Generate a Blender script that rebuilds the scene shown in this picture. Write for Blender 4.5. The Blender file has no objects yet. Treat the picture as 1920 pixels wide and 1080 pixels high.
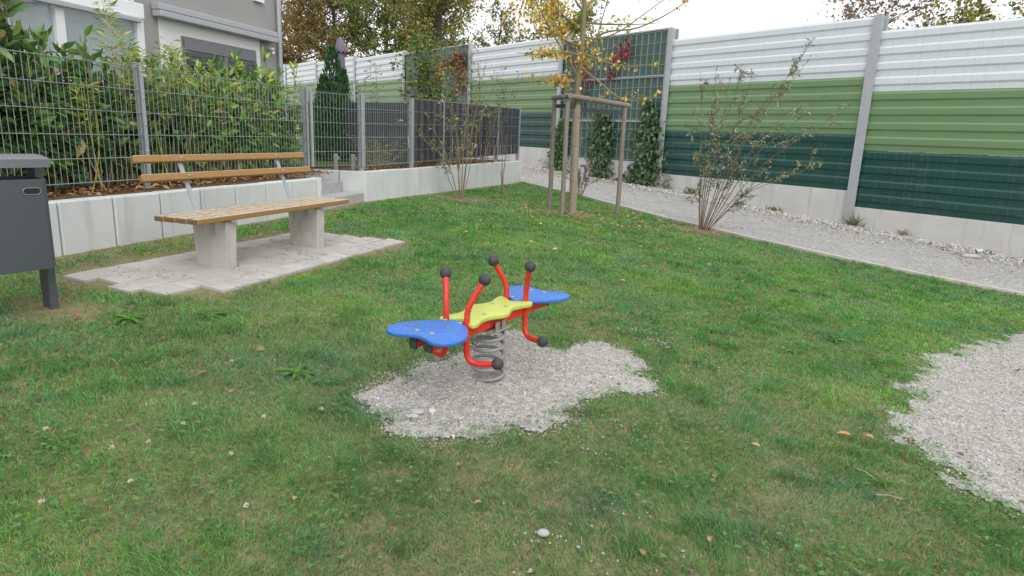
import bpy, math, random
import numpy as np
from mathutils import Vector, Matrix
random.seed(7)
rng = np.random.default_rng(11)
S = bpy.context.scene
COL = S.collection
R = math.radians

# ------------------------------------------------------------------ terrain
def gz(x, y):
    x = np.clip(x, -3.8, 14.0); y = np.clip(y, -6.0, 18.0)
    return -.072 * x + .021 * y

def gzs(x, y): return float(gz(x, y))

# ------------------------------------------------------------------ object helpers
def link(o): COL.objects.link(o); return o

def attach(o, parent):
    o.parent = parent      # part meshes are authored in world coordinates
    o.matrix_parent_inverse = Matrix.Translation(-Vector(parent.location)) if parent.type == 'EMPTY' else Matrix.Identity(4)

def tag(o, label=None, cat=None, group=None, kind=None):
    if label: o['label'] = label
    if cat: o['category'] = cat
    if group: o['group'] = group
    if kind: o['kind'] = kind
    return o

def thing(name, label, cat, loc, group=None):
    o = link(bpy.data.objects.new(name, None)); o.location = loc
    o.empty_display_size = .1
    return tag(o, label, cat, group)

class MB:
    """collects simple solids into one mesh (world coordinates)"""
    def __init__(s): s.v = []; s.f = []
    def add(s, vs, fs):
        n = len(s.v); s.v += [tuple(map(float, v)) for v in vs]; s.f += [tuple(i + n for i in f) for f in fs]
        return s
    def box(s, c, half, ax=((1,0,0),(0,1,0),(0,0,1)), top=None):
        c = np.array(c, float); a = [np.array(x, float) for x in ax]
        vs = []
        for k in (-1, 1):
            sc = top if (k == 1 and top) else (1, 1)
            for i, j in ((-1,-1),(1,-1),(1,1),(-1,1)):
                vs.append(c + a[0]*half[0]*i*sc[0] + a[1]*half[1]*j*sc[1] + a[2]*half[2]*k)
        return s.add(vs, [(0,3,2,1),(4,5,6,7),(0,1,5,4),(1,2,6,5),(2,3,7,6),(3,0,4,7)])
    def tube(s, pts, r, n=10, cap=True):
        P = [np.array(p, float) for p in pts]; m = len(P)
        rr = r if hasattr(r, '__len__') else [r]*m
        t0 = P[1]-P[0]; t0 /= np.linalg.norm(t0)
        ref = np.array([0,0,1.]) if abs(t0[2]) < .9 else np.array([1.,0,0])
        u = np.cross(t0, ref); u /= np.linalg.norm(u)
        vs = []; fs = []
        for i in range(m):
            t = P[min(i+1, m-1)] - P[max(i-1, 0)]; t /= (np.linalg.norm(t)+1e-12)
            u = u - t*(u@t); u /= (np.linalg.norm(u)+1e-12); w = np.cross(t, u)
            for k in range(n):
                a = 2*math.pi*k/n
                vs.append(P[i] + (u*math.cos(a) + w*math.sin(a))*rr[i])
        for i in range(m-1):
            for k in range(n):
                k2 = (k+1) % n
                fs.append((i*n+k, i*n+k2, (i+1)*n+k2, (i+1)*n+k))
        if cap:
            fs.append(tuple(range(n))[::-1]); fs.append(tuple((m-1)*n+k for k in range(n)))
        return s.add(vs, fs)
    def prism(s, outline, z0, z1, fr=None, bev=0):
        """outline in 2D; fr = (origin, axis u, axis v, axis w): extruded along w from z0 to z1"""
        o, a, b, w = [np.array(q, float) for q in (fr or ((0,0,0),(1,0,0),(0,1,0),(0,0,1)))]
        O = np.array(outline, float); n = len(O); c = O.mean(0)
        rings = [(0, z0), (0, z1)]
        if bev:
            rings = [(bev, z0), (bev*.3, z0+bev*.3), (0, z0+bev), (0, z1-bev), (bev*.3, z1-bev*.3), (bev, z1)]
        nx = np.roll(O, -1, 0) - np.roll(O, 1, 0)
        nrm = np.stack([nx[:,1], -nx[:,0]], 1); nrm /= (np.linalg.norm(nrm, axis=1)[:,None]+1e-9)
        area = .5*np.sum(O[:,0]*np.roll(O[:,1],-1) - np.roll(O[:,0],-1)*O[:,1])
        if area < 0: nrm = -nrm
        vs = []
        for off, z in rings:
            for p in O - nrm*off: vs.append(o + a*p[0] + b*p[1] + w*z)
        fs = []
        for i in range(len(rings)-1):
            for k in range(n):
                k2 = (k+1) % n; fs.append((i*n+k, i*n+k2, (i+1)*n+k2, (i+1)*n+k))
        fs.append(tuple(range(n))[::-1]); fs.append(tuple((len(rings)-1)*n+k for k in range(n)))
        return s.add(vs, fs)
    def ball(s, c, r, n=16, m=10, sc=(1,1,1)):
        vs = []; fs = []
        for i in range(m+1):
            th = math.pi*i/m
            for k in range(n):
                a = 2*math.pi*k/n
                vs.append((c[0]+r*sc[0]*math.sin(th)*math.cos(a), c[1]+r*sc[1]*math.sin(th)*math.sin(a), c[2]+r*sc[2]*math.cos(th)))
        for i in range(m):
            for k in range(n):
                k2 = (k+1) % n; fs.append((i*n+k, (i+1)*n+k, (i+1)*n+k2, i*n+k2))
        return s.add(vs, fs)
    def build(s, name, mat, parent=None, smooth=False, bevel=0, angle=40):
        me = bpy.data.meshes.new(name); me.from_pydata(s.v, [], s.f); me.update()
        me.materials.append(mat)
        if smooth:
            me.polygons.foreach_set('use_smooth', [True]*len(me.polygons))
            try: me.set_sharp_from_angle(angle=R(angle))
            except Exception: pass
        o = link(bpy.data.objects.new(name, me))
        if parent: attach(o, parent)
        if bevel:
            b = o.modifiers.new('bevel', 'BEVEL'); b.width = bevel; b.segments = 2; b.limit_method = 'ANGLE'; b.angle_limit = R(35)
        return o

def np_mesh(name, V, F, mat, col=None, parent=None, smooth=False):
    me = bpy.data.meshes.new(name)
    V = np.ascontiguousarray(V, np.float32); F = np.ascontiguousarray(F, np.int32); n = F.shape[1]
    me.vertices.add(len(V)); me.vertices.foreach_set('co', V.ravel())
    me.loops.add(F.size); me.loops.foreach_set('vertex_index', F.ravel())
    me.polygons.add(len(F))
    me.polygons.foreach_set('loop_start', np.arange(0, F.size, n, dtype=np.int32))
    try: me.polygons.foreach_set('loop_total', np.full(len(F), n, np.int32))
    except Exception: pass
    me.polygons.foreach_set('use_smooth', np.full(len(F), smooth))
    if col is not None:
        at = me.color_attributes.new('Col', 'FLOAT_COLOR', 'POINT')
        c4 = np.ones((len(V), 4), np.float32); c4[:, :3] = col
        at.data.foreach_set('color', c4.ravel())
    me.update(calc_edges=True)
    me.materials.append(mat)
    o = link(bpy.data.objects.new(name, me))
    if parent: attach(o, parent)
    return o

def nrmz(a): return a/(np.linalg.norm(a, axis=-1, keepdims=True)+1e-9)

# ------------------------------------------------------------------ noise
def vnoise(x, y, seed=0):
    xi = np.floor(x).astype(np.int64); yi = np.floor(y).astype(np.int64)
    fx = x-xi; fy = y-yi; fx = fx*fx*(3-2*fx); fy = fy*fy*(3-2*fy)
    def h(a, b):
        n = (a*374761393 + b*668265263 + seed*974634777) & 0x7fffffff
        n = ((n ^ (n >> 13))*1274126177) & 0x7fffffff
        return ((n ^ (n >> 16)) & 0xffff)/65535.
    return (h(xi,yi)*(1-fx)+h(xi+1,yi)*fx)*(1-fy) + (h(xi,yi+1)*(1-fx)+h(xi+1,yi+1)*fx)*fy
def fbm(x, y, f, seed=0, o=4):
    s = 0; a = .5; t = 0
    for i in range(o):
        s = s + a*vnoise(x*f+17.3*i, y*f-9.1*i, seed+i); t += a; a *= .5; f *= 2.03
    return s/t

def sdist(px, py, poly):
    """signed distance to polygon, negative inside"""
    P = np.array(poly, float); Q = np.roll(P, -1, 0)
    d = np.full(px.shape, 1e9); ins = np.zeros(px.shape, bool)
    for (ax, ay), (bx, by) in zip(P, Q):
        ex, ey = bx-ax, by-ay; t = np.clip(((px-ax)*ex+(py-ay)*ey)/(ex*ex+ey*ey+1e-12), 0, 1)
        d = np.minimum(d, np.hypot(px-ax-t*ex, py-ay-t*ey))
        c = ((ay > py) != (by > py)) & (px < (bx-ax)*(py-ay)/(by-ay+1e-12)+ax)
        ins ^= c
    return np.where(ins, -d, d)

# ------------------------------------------------------------------ materials
def mat(name, base=(.5,.5,.5), rough=.6, metal=0, spec=.5):
    m = bpy.data.materials.new(name); m.use_nodes = True
    b = m.node_tree.nodes['Principled BSDF']
    b.inputs['Base Color'].default_value = (*base, 1); b.inputs['Roughness'].default_value = rough
    b.inputs['Metallic'].default_value = metal; b.inputs['Specular IOR Level'].default_value = spec
    return m
class NT:
    def __init__(s, m):
        s.m = m; s.t = m.node_tree; s.b = s.t.nodes['Principled BSDF']; s.out = s.t.nodes['Material Output']
    def n(s, ty, **kw):
        q = s.t.nodes.new(ty)
        for k, v in kw.items(): setattr(q, k, v)
        return q
    def l(s, a, b): s.t.links.new(a, b)
    def coord(s, scale=(1,1,1), rot=(0,0,0)):
        c = s.n('ShaderNodeNewGeometry'); mp = s.n('ShaderNodeMapping')
        mp.inputs['Scale'].default_value = scale; mp.inputs['Rotation'].default_value = rot
        s.l(c.outputs['Position'], mp.inputs['Vector']); return mp.outputs[0]
    def noise(s, v, scale, detail=4, rough=.55):
        q = s.n('ShaderNodeTexNoise'); q.inputs['Scale'].default_value = scale; q.inputs['Detail'].default_value = detail
        q.inputs['Roughness'].default_value = rough; s.l(v, q.inputs['Vector']); return q.outputs['Fac']
    def ramp(s, f, stops):
        q = s.n('ShaderNodeValToRGB'); e = q.color_ramp.elements
        while len(e) < len(stops): e.new(.5)
        for i, (p, c) in enumerate(stops):
            e[i].position = p; e[i].color = (*c, 1) if len(c) == 3 else c
        s.l(f, q.inputs[0]); return q.outputs[0]
    def mix(s, f, a, b, mode='MIX'):
        q = s.n('ShaderNodeMix', data_type='RGBA', blend_type=mode)
        for i, x in ((0, f), (6, a), (7, b)):
            if hasattr(x, 'is_output'): s.l(x, q.inputs[i])
            elif i == 0: q.inputs[0].default_value = x
            else: q.inputs[i].default_value = (*x, 1)
        return q.outputs[2]
    def math(s, op, a, b=0):
        q = s.n('ShaderNodeMath', operation=op)
        for i, x in ((0, a), (1, b)):
            if hasattr(x, 'is_output'): s.l(x, q.inputs[i])
            else: q.inputs[i].default_value = x
        return q.outputs[0]
    def bump(s, h, strength=.3, dist=.01):
        q = s.n('ShaderNodeBump'); q.inputs['Strength'].default_value = strength; q.inputs['Distance'].default_value = dist
        s.l(h, q.inputs['Height']); s.l(q.outputs[0], s.b.inputs['Normal'])
    def color(s, c): s.l(c, s.b.inputs['Base Color'])

def grey(v, t=(1,1,1)): return tuple(v*x for x in t)

def concrete(name, a, b, scale=3, stain=(.2,.2,.19)):
    m = mat(name, a, .85, 0, .25); N = NT(m); v = N.coord()
    c = N.mix(N.ramp(N.noise(v, scale, 6), [(.35,(0,0,0)),(.68,(1,1,1))]), a, b)
    vs = N.coord((5,5,.5)); st = N.ramp(N.noise(vs, 1.6, 5), [(.56,(0,0,0)),(.78,(1,1,1))])
    c = N.mix(N.math('MULTIPLY', st, .55), c, stain)
    fine = N.noise(v, 120, 3); c = N.mix(N.math('MULTIPLY', fine, .25), c, grey(.35))
    N.color(c); N.bump(N.noise(v, 60, 5), .25, .004); return m
M = {}
M['wall_concrete'] = concrete('wall_concrete', (.54,.56,.565), (.62,.635,.63), 2.2, (.30,.30,.27))
M['plinth_concrete'] = concrete('plinth_concrete', (.55,.545,.525), (.63,.62,.60), 2.0, (.33,.31,.28))
M['bench_concrete'] = concrete('bench_concrete', (.42,.40,.36), (.52,.50,.46), 8, (.22,.19,.16))
M['step_concrete'] = concrete('step_concrete', (.34,.34,.335), (.43,.43,.42), 18, (.2,.2,.19))

def metal(name, a, b, rough=.5, met=.25, sc=25):
    m = mat(name, a, rough, met, .5); N = NT(m); v = N.coord()
    N.color(N.mix(N.noise(v, sc, 5), a, b)); return m
M['galv'] = metal('galvanized_steel', (.28,.31,.33), (.44,.47,.49), .5, .35)
M['wire'] = metal('fence_wire_steel', (.20,.24,.235), (.29,.33,.325), .5, .2)
M['post_steel'] = metal('barrier_post_steel', (.36,.38,.40), (.47,.49,.51), .5, .25, 6)
M['bin'] = metal('anthracite_powder_coat', (.062,.072,.084), (.078,.089,.102), .45, .1, 40)
M['bin_top'] = metal('weathered_grey_coat', (.15,.155,.175), (.21,.215,.23), .5, .1, 30)
M['dark'] = mat('slot_shade_black', (.012,.012,.013), .7)
M['spring'] = metal('spring_grey_paint', (.22,.22,.22), (.28,.28,.275), .45, .1, 60)
M['bolt'] = metal('bolt_steel', (.36,.35,.33), (.5,.49,.46), .4, .6, 90)

def paint(name, a, b, rough=.38):
    m = mat(name, a, rough, 0, .5); N = NT(m); v = N.coord()
    c = N.mix(N.ramp(N.noise(v, 7, 4), [(.3,(0,0,0)),(.7,(1,1,1))]), a, b)
    dust = N.ramp(N.noise(v, 55, 6, .7), [(.56,(0,0,0)),(.74,(1,1,1))])
    c = N.mix(N.math('MULTIPLY', dust, .30), c, (.38,.36,.33)); N.color(c)
    N.l(N.ramp(N.noise(v, 30, 5), [(.3, grey(rough-.08)), (.7, grey(rough+.18))]), N.b.inputs['Roughness'])
    N.bump(N.noise(v, 260, 3), .08, .002); return m
M['red'] = paint('red_paint', (.56,.022,.010), (.66,.035,.016), .33)
M['blue'] = paint('blue_plastic', (.026,.145,.50), (.034,.165,.56), .42)
M['yellow'] = paint('lime_plastic', (.44,.51,.09), (.49,.56,.11), .42)
M['rubber'] = paint('black_rubber', (.030,.031,.034), (.046,.047,.05), .6)

def wood_paint():
    m = mat('weathered_ochre_paint', (.34,.18,.05), .55, 0, .35); N = NT(m)
    v = N.coord((1,1,1), (0,0,R(19))); vs = N.coord((26,2.2,26), (0,0,R(19)))
    c = N.mix(N.noise(vs, 3, 4), (.24,.125,.038), (.35,.20,.07))
    geo = N.n('ShaderNodeNewGeometry'); sx = N.n('ShaderNodeSeparateXYZ'); N.l(geo.outputs['Normal'], sx.inputs[0])
    upf = N.ramp(sx.outputs[2], [(.55,(0,0,0)),(.9,(1,1,1))])
    w = N.noise(N.coord((14,3.2,14), (0,0,R(19))), 3.2, 7, .72)
    worn_up = N.math('MULTIPLY', upf, N.ramp(w, [(.36,(0,0,0)),(.50,(1,1,1))]))
    worn_side = N.ramp(w, [(.66,(0,0,0)),(.70,(1,1,1))])
    c = N.mix(N.math('MAXIMUM', worn_up, N.math('MULTIPLY', worn_side, .85)), c, (.47,.42,.34))
    N.color(c); N.bump(w, .35, .004); return m
M['bench_wood'] = wood_paint()
M['endgrain'] = mat('wood_end_grain', (.12,.095,.06), .9)

def stake_wood(name, a, b):
    m = mat(name, a, .85, 0, .2); N = NT(m)
    f = N.noise(N.coord((30,30,1.6)), 2.2, 6, .65)
    c = N.mix(N.ramp(f, [(.3,(0,0,0)),(.7,(1,1,1))]), a, b)
    c = N.mix(N.ramp(N.noise(N.coord((4,4,3)), 3, 4), [(.5,(0,0,0)),(.72,(1,1,1))]), c, grey(.22))
    N.color(c); N.bump(f, .5, .006); return m
M['stake'] = stake_wood('grey_timber', (.15,.125,.095), (.29,.255,.21))
M['mat'] = stake_wood('reed_matting', (.20,.165,.115), (.36,.31,.23))
M['strap'] = mat('black_strap', (.05,.05,.052), .7)

def bark(name, a, b, sc=14):
    m = mat(name, a, .85, 0, .2); N = NT(m)
    f = N.noise(N.coord((sc,sc,sc*.2)), 2, 6, .65)
    N.color(N.mix(f, a, b)); N.bump(f, .5, .01); return m
M['bark_young'] = bark('young_bark', (.15,.13,.07), (.27,.23,.14))
M['bark_dark'] = bark('dark_bark', (.055,.045,.035), (.12,.10,.08))
M['stem'] = bark('shrub_stem', (.17,.13,.09), (.27,.22,.16), 30)
M['stem_brown'] = bark('brown_shrub_stem', (.10,.07,.05), (.19,.14,.10), 30)
M['bamboo_cane'] = bark('bamboo_cane', (.40,.33,.07), (.52,.45,.12), 8)

def leafmat(name, rough=.45, trans=.35, spec=.4):
    m = mat(name, (.1,.1,.1), rough, 0, spec); N = NT(m)
    a = N.n('ShaderNodeAttribute', attribute_name='Col')
    N.color(a.outputs['Color'])
    tr = N.n('ShaderNodeBsdfTranslucent'); N.l(a.outputs['Color'], tr.inputs['Color'])
    mx = N.n('ShaderNodeMixShader'); mx.inputs[0].default_value = trans
    N.l(N.b.outputs[0], mx.inputs[1]); N.l(tr.outputs[0], mx.inputs[2]); N.l(mx.outputs[0], N.out.inputs[0])
    return m
M['leaf'] = leafmat('leaf')
M['leaf_gloss'] = leafmat('glossy_leaf', .32, .22, .5)
M['grass'] = leafmat('grass_blade', .55, .5, .3)
M['petal'] = leafmat('petal', .6, .3, .2)
M['dry_leaf'] = leafmat('dry_leaf', .7, .15, .2)
def attrmat(name, rough=.8):
    m = mat(name, (.4,.4,.4), rough, 0, .25); N = NT(m)
    a = N.n('ShaderNodeAttribute', attribute_name='Col')
    v = N.coord(); N.color(N.mix(N.math('MULTIPLY', N.noise(v, 220, 3), .35), a.outputs['Color'], grey(.25))); return m
M['stone'] = attrmat('pebble_stone')

# ------------------------------------------------------------------ camera
cam = bpy.data.cameras.new('camera'); co = link(bpy.data.objects.new('camera', cam))
Rm = np.array([[0.9992009587, 0.0399680383, 0.0], [0.0090750394, -0.2268759857, 0.9738813741], [0.0389241281, -0.9731032027, -0.2270574140]])
co.matrix_world = Matrix([[Rm[0,0], -Rm[0,1], -Rm[0,2], 0], [Rm[1,0], -Rm[1,1], -Rm[1,2], 0], [Rm[2,0], -Rm[2,1], -Rm[2,2], 1.38], [0,0,0,1]])
cam.sensor_width = 36; cam.lens = 36*1230/1920; cam.clip_end = 2000; cam.clip_start = .05
S.camera = co

# ------------------------------------------------------------------ light: bright overcast
SUN_EL, SUN_AZ = 46, 165      # azimuth clockwise from +Y
w = bpy.data.worlds.new('World'); S.world = w; w.use_nodes = True; nt = w.node_tree
bg = nt.nodes['Background']; sky = nt.nodes.new('ShaderNodeTexSky'); sky.sky_type = 'NISHITA'
sky.sun_disc = False; sky.sun_elevation = R(SUN_EL); sky.sun_rotation = R(SUN_AZ)
sky.air_density = 1.0; sky.dust_density = 2.0; sky.ozone_density = 1.0
hs = nt.nodes.new('ShaderNodeHueSaturation'); hs.inputs['Saturation'].default_value = .13
nt.links.new(sky.outputs[0], hs.inputs['Color'])
# closed cloud cover over the physical sky
tc = nt.nodes.new('ShaderNodeTexCoord'); cn = nt.nodes.new('ShaderNodeTexNoise'); cn.inputs['Scale'].default_value = 2.2; cn.inputs['Detail'].default_value = 5
nt.links.new(tc.outputs['Generated'], cn.inputs['Vector'])
cr = nt.nodes.new('ShaderNodeValToRGB'); cr.color_ramp.elements[0].position = .3; cr.color_ramp.elements[1].position = .75
cr.color_ramp.elements[0].color = (.86,.89,.94,1); cr.color_ramp.elements[1].color = (1,1,1,1)
nt.links.new(cn.outputs['Fac'], cr.inputs[0])
cm = nt.nodes.new('ShaderNodeVectorMath'); cm.operation = 'SCALE'; cm.inputs['Scale'].default_value = 7.6
nt.links.new(cr.outputs[0], cm.inputs[0])
wm = nt.nodes.new('ShaderNodeMix'); wm.data_type = 'RGBA'; wm.inputs[0].default_value = .82
nt.links.new(hs.outputs[0], wm.inputs[6]); nt.links.new(cm.outputs[0], wm.inputs[7]); nt.links.new(wm.outputs[2], bg.inputs['Color'])
bg.inputs['Strength'].default_value = .15
sl = bpy.data.lights.new('sun', 'SUN'); sl.energy = 1.2; sl.angle = R(40); sl.color = (1, .97, .92)
so = link(bpy.data.objects.new('sun', sl))
dv = Vector((math.sin(R(SUN_AZ))*math.cos(R(SUN_EL)), math.cos(R(SUN_AZ))*math.cos(R(SUN_EL)), math.sin(R(SUN_EL))))
so.rotation_euler = dv.to_track_quat('Z', 'Y').to_euler()
S.view_settings.view_transform = 'Standard'; S.view_settings.look = 'None'
S.view_settings.exposure = .42; S.view_settings.gamma = 1

# ------------------------------------------------------------------ layout constants (metres)
WALL_L = np.array([(-5.30,-1.10), (-2.44,8.30)])              # lawn side of the retaining wall behind the bench
UA = np.array([.2705,.9627]); NA = np.array([-.9627,.2705])   # along that wall / into the garden
CORNER = np.array([-2.17,9.55]); WB_END = np.array([.09,15.40])
UB = nrmz(WB_END-CORNER); NB = np.array([-UB[1], UB[0]])
EDGE = [(-.90,16.75),(-.365,16.03),(.15,15.45),(.66,14.80),(1.33,13.85),(2.03,12.66),(2.60,11.66),(3.225,10.82),(3.883,9.99),(4.747,9.05),(5.478,8.42),(6.275,7.86),(8.2,6.5),(11.,4.6)]
BA = np.array([7.138,14.057]); BW = np.array([-.5990,.8007]); BN = np.array([-.8007,-.5990])   # barrier: base point, along, towards the lawn
GRAVEL1 = [(-.685,3.009),(-.643,3.191),(-.525,3.414),(-.387,3.625),(-.245,3.809),(-.189,3.977),(.012,4.20),(.184,3.99),(.414,4.071),(.552,4.224),(.738,4.023),(.786,3.715),(.779,3.51),(.598,3.314),(.386,3.211),(.236,3.025),(.204,2.9),(.026,2.83),(-.103,2.684),(-.21,2.68),(-.375,2.673),(-.469,2.74),(-.582,2.767),(-.653,2.863)]
GRAVEL2 = [(4.692,5.783),(4.136,5.419),(3.611,5.047),(3.252,4.752),(2.82,4.302),(2.539,3.948),(2.287,3.568),(2.185,3.338),(2.087,3.076),(2.098,2.918),(2.09,2.748),(2.11,2.599),(2.204,2.504),(2.6,2.15),(3.4,2.0),(4.6,2.6),(5.4,3.6),(5.6,5.0),(5.2,5.8)]
PAD = [(-3.058,4.365),(-2.964,4.942),(-2.706,5.425),(-2.574,5.98),(-2.307,6.627),(-1.995,6.868),(-1.168,6.847),(-1.382,6.256),(-1.758,5.268),(-2.022,4.53),(-2.176,4.301),(-2.33,4.291),(-2.598,4.303),(-2.746,4.311)]
LAWN = [(-5.2,-.9)] + [tuple(WALL_L[1])] + [(-2.25,8.95), tuple(CORNER), tuple(WB_END)] + EDGE[2:] + [(12,3),(12,-.9)]

# ------------------------------------------------------------------ ground sheets
def sheet(name, xs, ys, dz, m, mask=None, kind='structure', bumpf=None):
    X, Y = np.meshgrid(xs, ys); Z = gz(X, Y)+dz
    if bumpf is not None: Z = Z+bumpf(X, Y)
    ny, nx = X.shape; V = np.stack([X, Y, Z], -1).reshape(-1, 3)
    i = np.arange(ny-1)[:, None]*nx+np.arange(nx-1)[None]; F = np.stack([i, i+1, i+nx+1, i+nx], -1).reshape(-1, 4)
    if mask is not None:
        c = V[F].mean(1); F = F[mask(c[:,0], c[:,1])]
        used = np.unique(F); re = np.full(len(V), -1); re[used] = np.arange(len(used)); V = V[used]; F = re[F]
    o = np_mesh(name, V, F, m, smooth=True); o['kind'] = kind; return o

def soil():
    m = mat('thatch_soil', (.1,.1,.05), .95, 0, .1); N = NT(m); v = N.coord()
    c = N.mix(N.ramp(N.noise(v, 14, 6, .7), [(.35,(0,0,0)),(.65,(1,1,1))]), (.13,.125,.055), (.25,.205,.12))
    c = N.mix(N.ramp(N.noise(v, 90, 4), [(.5,(0,0,0)),(.7,(1,1,1))]), c, (.22,.19,.12))
    N.color(c); N.bump(N.noise(v, 70, 5), .3, .008); return m
def gravelmat(name, cols, sc, bumpd=.006):
    m = mat(name, cols[0], .9, 0, .15); N = NT(m); v = N.coord()
    q = N.n('ShaderNodeTexVoronoi'); q.inputs['Scale'].default_value = sc; N.l(v, q.inputs['Vector'])
    hv = N.n('ShaderNodeSeparateColor'); N.l(q.outputs['Color'], hv.inputs[0])
    c = N.ramp(hv.outputs[0], [(i/(len(cols)-1), k) for i, k in enumerate(cols)])
    c = N.mix(N.math('MULTIPLY', N.ramp(N.noise(v, 2.2, 7, .7), [(.40,(0,0,0)),(.60,(1,1,1))]), .75), c, grey(.25, (1.06,1,.92)))
    c = N.mix(N.math('MULTIPLY', N.ramp(N.noise(v, 21, 5, .7), [(.48,(0,0,0)),(.58,(1,1,1))]), .6), c, grey(.50, (1.02,1,.97)))
    N.color(c); N.bump(N.math('SUBTRACT', 1, q.outputs['Distance']), .6, bumpd); return m
ground = sheet('ground', np.linspace(-70, 80, 151), np.concatenate([np.linspace(-8, 22, 61), np.linspace(24, 140, 40)]), -.006, soil())
hi = np.concatenate([np.linspace(-5.4, 12, 88)]), np.linspace(-1, 16.5, 88)
path_poly = EDGE + [(14,2.5)] + [tuple(BA+BW*s) for s in (-16,-8,0,8,16,24,32)] + [(-9,26)]
gp = gravelmat('path_gravel_fine', [(.21,.205,.20),(.36,.355,.345),(.28,.275,.27),(.44,.435,.42)], 60, .012)
bm = MB()
pe = [np.array(p) for p in EDGE]; left = []
for i, p in enumerate(pe):
    q = p - BN*5.2; left.append((p, q))
vs = []; fs = []; nn = 9
ext = [(np.array((-9.5,27.7)), np.array((-9.5,27.7))-BN*5.2), (np.array((-3.9,20.3)), np.array((-3.9,20.3))-BN*5.2)] + left
for p, q in ext:
    for k in range(nn):
        r_ = p+(q-p)*k/(nn-1); vs.append((r_[0], r_[1], gzs(*r_)+.004))
for i in range(len(ext)-1):
    for k in range(nn-1): fs.append((i*nn+k, i*nn+k+1, (i+1)*nn+k+1, (i+1)*nn+k))
bm.add(vs, [f[::-1] for f in fs]); o = bm.build('path', gp); o['kind'] = 'structure'

gg = gravelmat('pea_gravel_bed', [(.20,.19,.175),(.36,.345,.315),(.28,.27,.25),(.44,.42,.39)], 110, .006)
for nm, poly in (('gravel_patch', GRAVEL1), ('gravel_area', GRAVEL2)):
    P = np.array(poly); lo = P.min(0)-.2; hi_ = P.max(0)+.2
    sheet(nm, np.arange(lo[0], hi_[0], .022), np.arange(lo[1], hi_[1], .022), .003, gg,
          mask=lambda x, y, poly=poly: sdist(x, y, poly)+(fbm(x, y, 6, 21, 3)-.5)*.3 < .012)

# concrete edging along the path
bm = MB()
for i in range(1, len(EDGE)-1):
    a = np.array(EDGE[i]); b = np.array(EDGE[i+1]); d = b-a; L = np.linalg.norm(d); d = d/L; n = np.array([-d[1], d[0]])
    k = max(1, int(L/1.0))
    for j in range(k):
        p = a+d*L*(j/k+.003); q = a+d*L*((j+1)/k-.003); pts = []
        for (c, zz) in ((p, 0), (q, 0)):
            for s_ in (-.038, .038): pts.append((*(c+n*s_), gzs(*c)))
        V8 = [(x, y, z-.1) for x, y, z in pts]+[(x, y, z+.032) for x, y, z in pts]
        bm.add(V8, [(0,1,3,2),(4,6,7,5),(0,4,5,1),(1,5,7,3),(3,7,6,2),(2,6,4,0)])
o = bm.build('path_edging', M['bench_concrete'], bevel=.004); o['kind'] = 'structure'

# paved pad under the bench
pv = mat('grey_pavers', (.4,.39,.37), .9, 0, .15); N = NT(pv)
a_ = N.n('ShaderNodeAttribute', attribute_name='Col'); v = N.coord()
c = N.mix(N.ramp(N.noise(v, 5, 6, .6), [(.38,(0,0,0)),(.7,(1,1,1))]), a_.outputs['Color'], (.36,.33,.29))
c = N.mix(N.math('MULTIPLY', N.noise(v, 160, 3), .3), c, grey(.3)); N.color(c); N.bump(N.noise(v, 90, 5), .3, .004)
pe_, pd_ = np.array([.326,.946]), np.array([.946,-.326])
V = []; F = []; C = []; o0 = np.array([-2.4,5.4])
for i in range(-9, 12):
    for j in range(-9, 9):
        off = .1*(j % 2)
        c0 = o0+pe_*(i*.2+off)+pd_*(j*.2)
        if sdist(np.array([c0[0]]), np.array([c0[1]]), PAD)[0] > .01: continue
        n0 = len(V); tl = rng.normal(0, .0025, 4)
        for dz in (-.05, .012):
            for q, (su, sv) in enumerate(((-1,-1),(1,-1),(1,1),(-1,1))):
                p = c0+pe_*su*.0982+pd_*sv*.0982; V.append((p[0], p[1], gzs(*p)+dz+(tl[q] if dz > 0 else 0)))
        F += [tuple(n0+k for k in f) for f in ((4,7,6,5),(0,1,5,4),(1,2,6,5),(2,3,7,6),(3,0,4,7))]
        t = .47+rng.uniform(-.04, .04); C += [(t*1.0, t*.97, t*.915)]*8
o = np_mesh('paving', np.array(V), np.array(F)[:, ::-1], pv, np.array(C)); o['kind'] = 'structure'

# raised garden bed
bedm = mat('mulch_soil', (.09,.065,.04), .95, 0, .1); N = NT(bedm); v = N.coord()
N.color(N.mix(N.ramp(N.noise(v, 22, 6, .7), [(.35,(0,0,0)),(.65,(1,1,1))]), (.05,.04,.025), (.19,.13,.075))); N.bump(N.noise(v, 40, 5), .7, .03)
g0 = WALL_L[0]+NA*.08; g1 = WALL_L[1]+NA*.08; gc = CORNER+NB*.06; ge = WB_END+NB*.06
bm = MB()
ga = np.array([-2.97,9.64])
pts = [(*g0,.745),(*g1,.752),(*(g1+NA*1.0),.77),(*(ga+NA*.5),.775),(*(ga+np.array([0,.06])),.775),(*gc,.775),(*ge,.795),(-3.5,21.5,.80),(-11,33,.80),(-24,30,.80),(-24,-1,.78)]
bm.add([(x, y, z) for x, y, z in pts], [tuple(range(len(pts)))]); o = bm.build('garden_soil', bedm); o['kind'] = 'structure'
# garden lawn behind the gate
gl = mat('garden_turf', (.06,.10,.03), .95, 0, .1); N = NT(gl); v = N.coord()
N.color(N.mix(N.noise(v, 30, 6, .7), (.04,.075,.02), (.12,.15,.05))); N.bump(N.noise(v, 90, 5), .8, .03)
bm = MB(); bm.add([(-7.5,10.2,.806),(-3.15,10.0,.806),(-2.5,11.0,.806),(-3.5,17,.83),(-12,22,.83)], [(0,1,2,3,4)])
o = bm.build('garden_lawn', gl); o['kind'] = 'structure'

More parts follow.
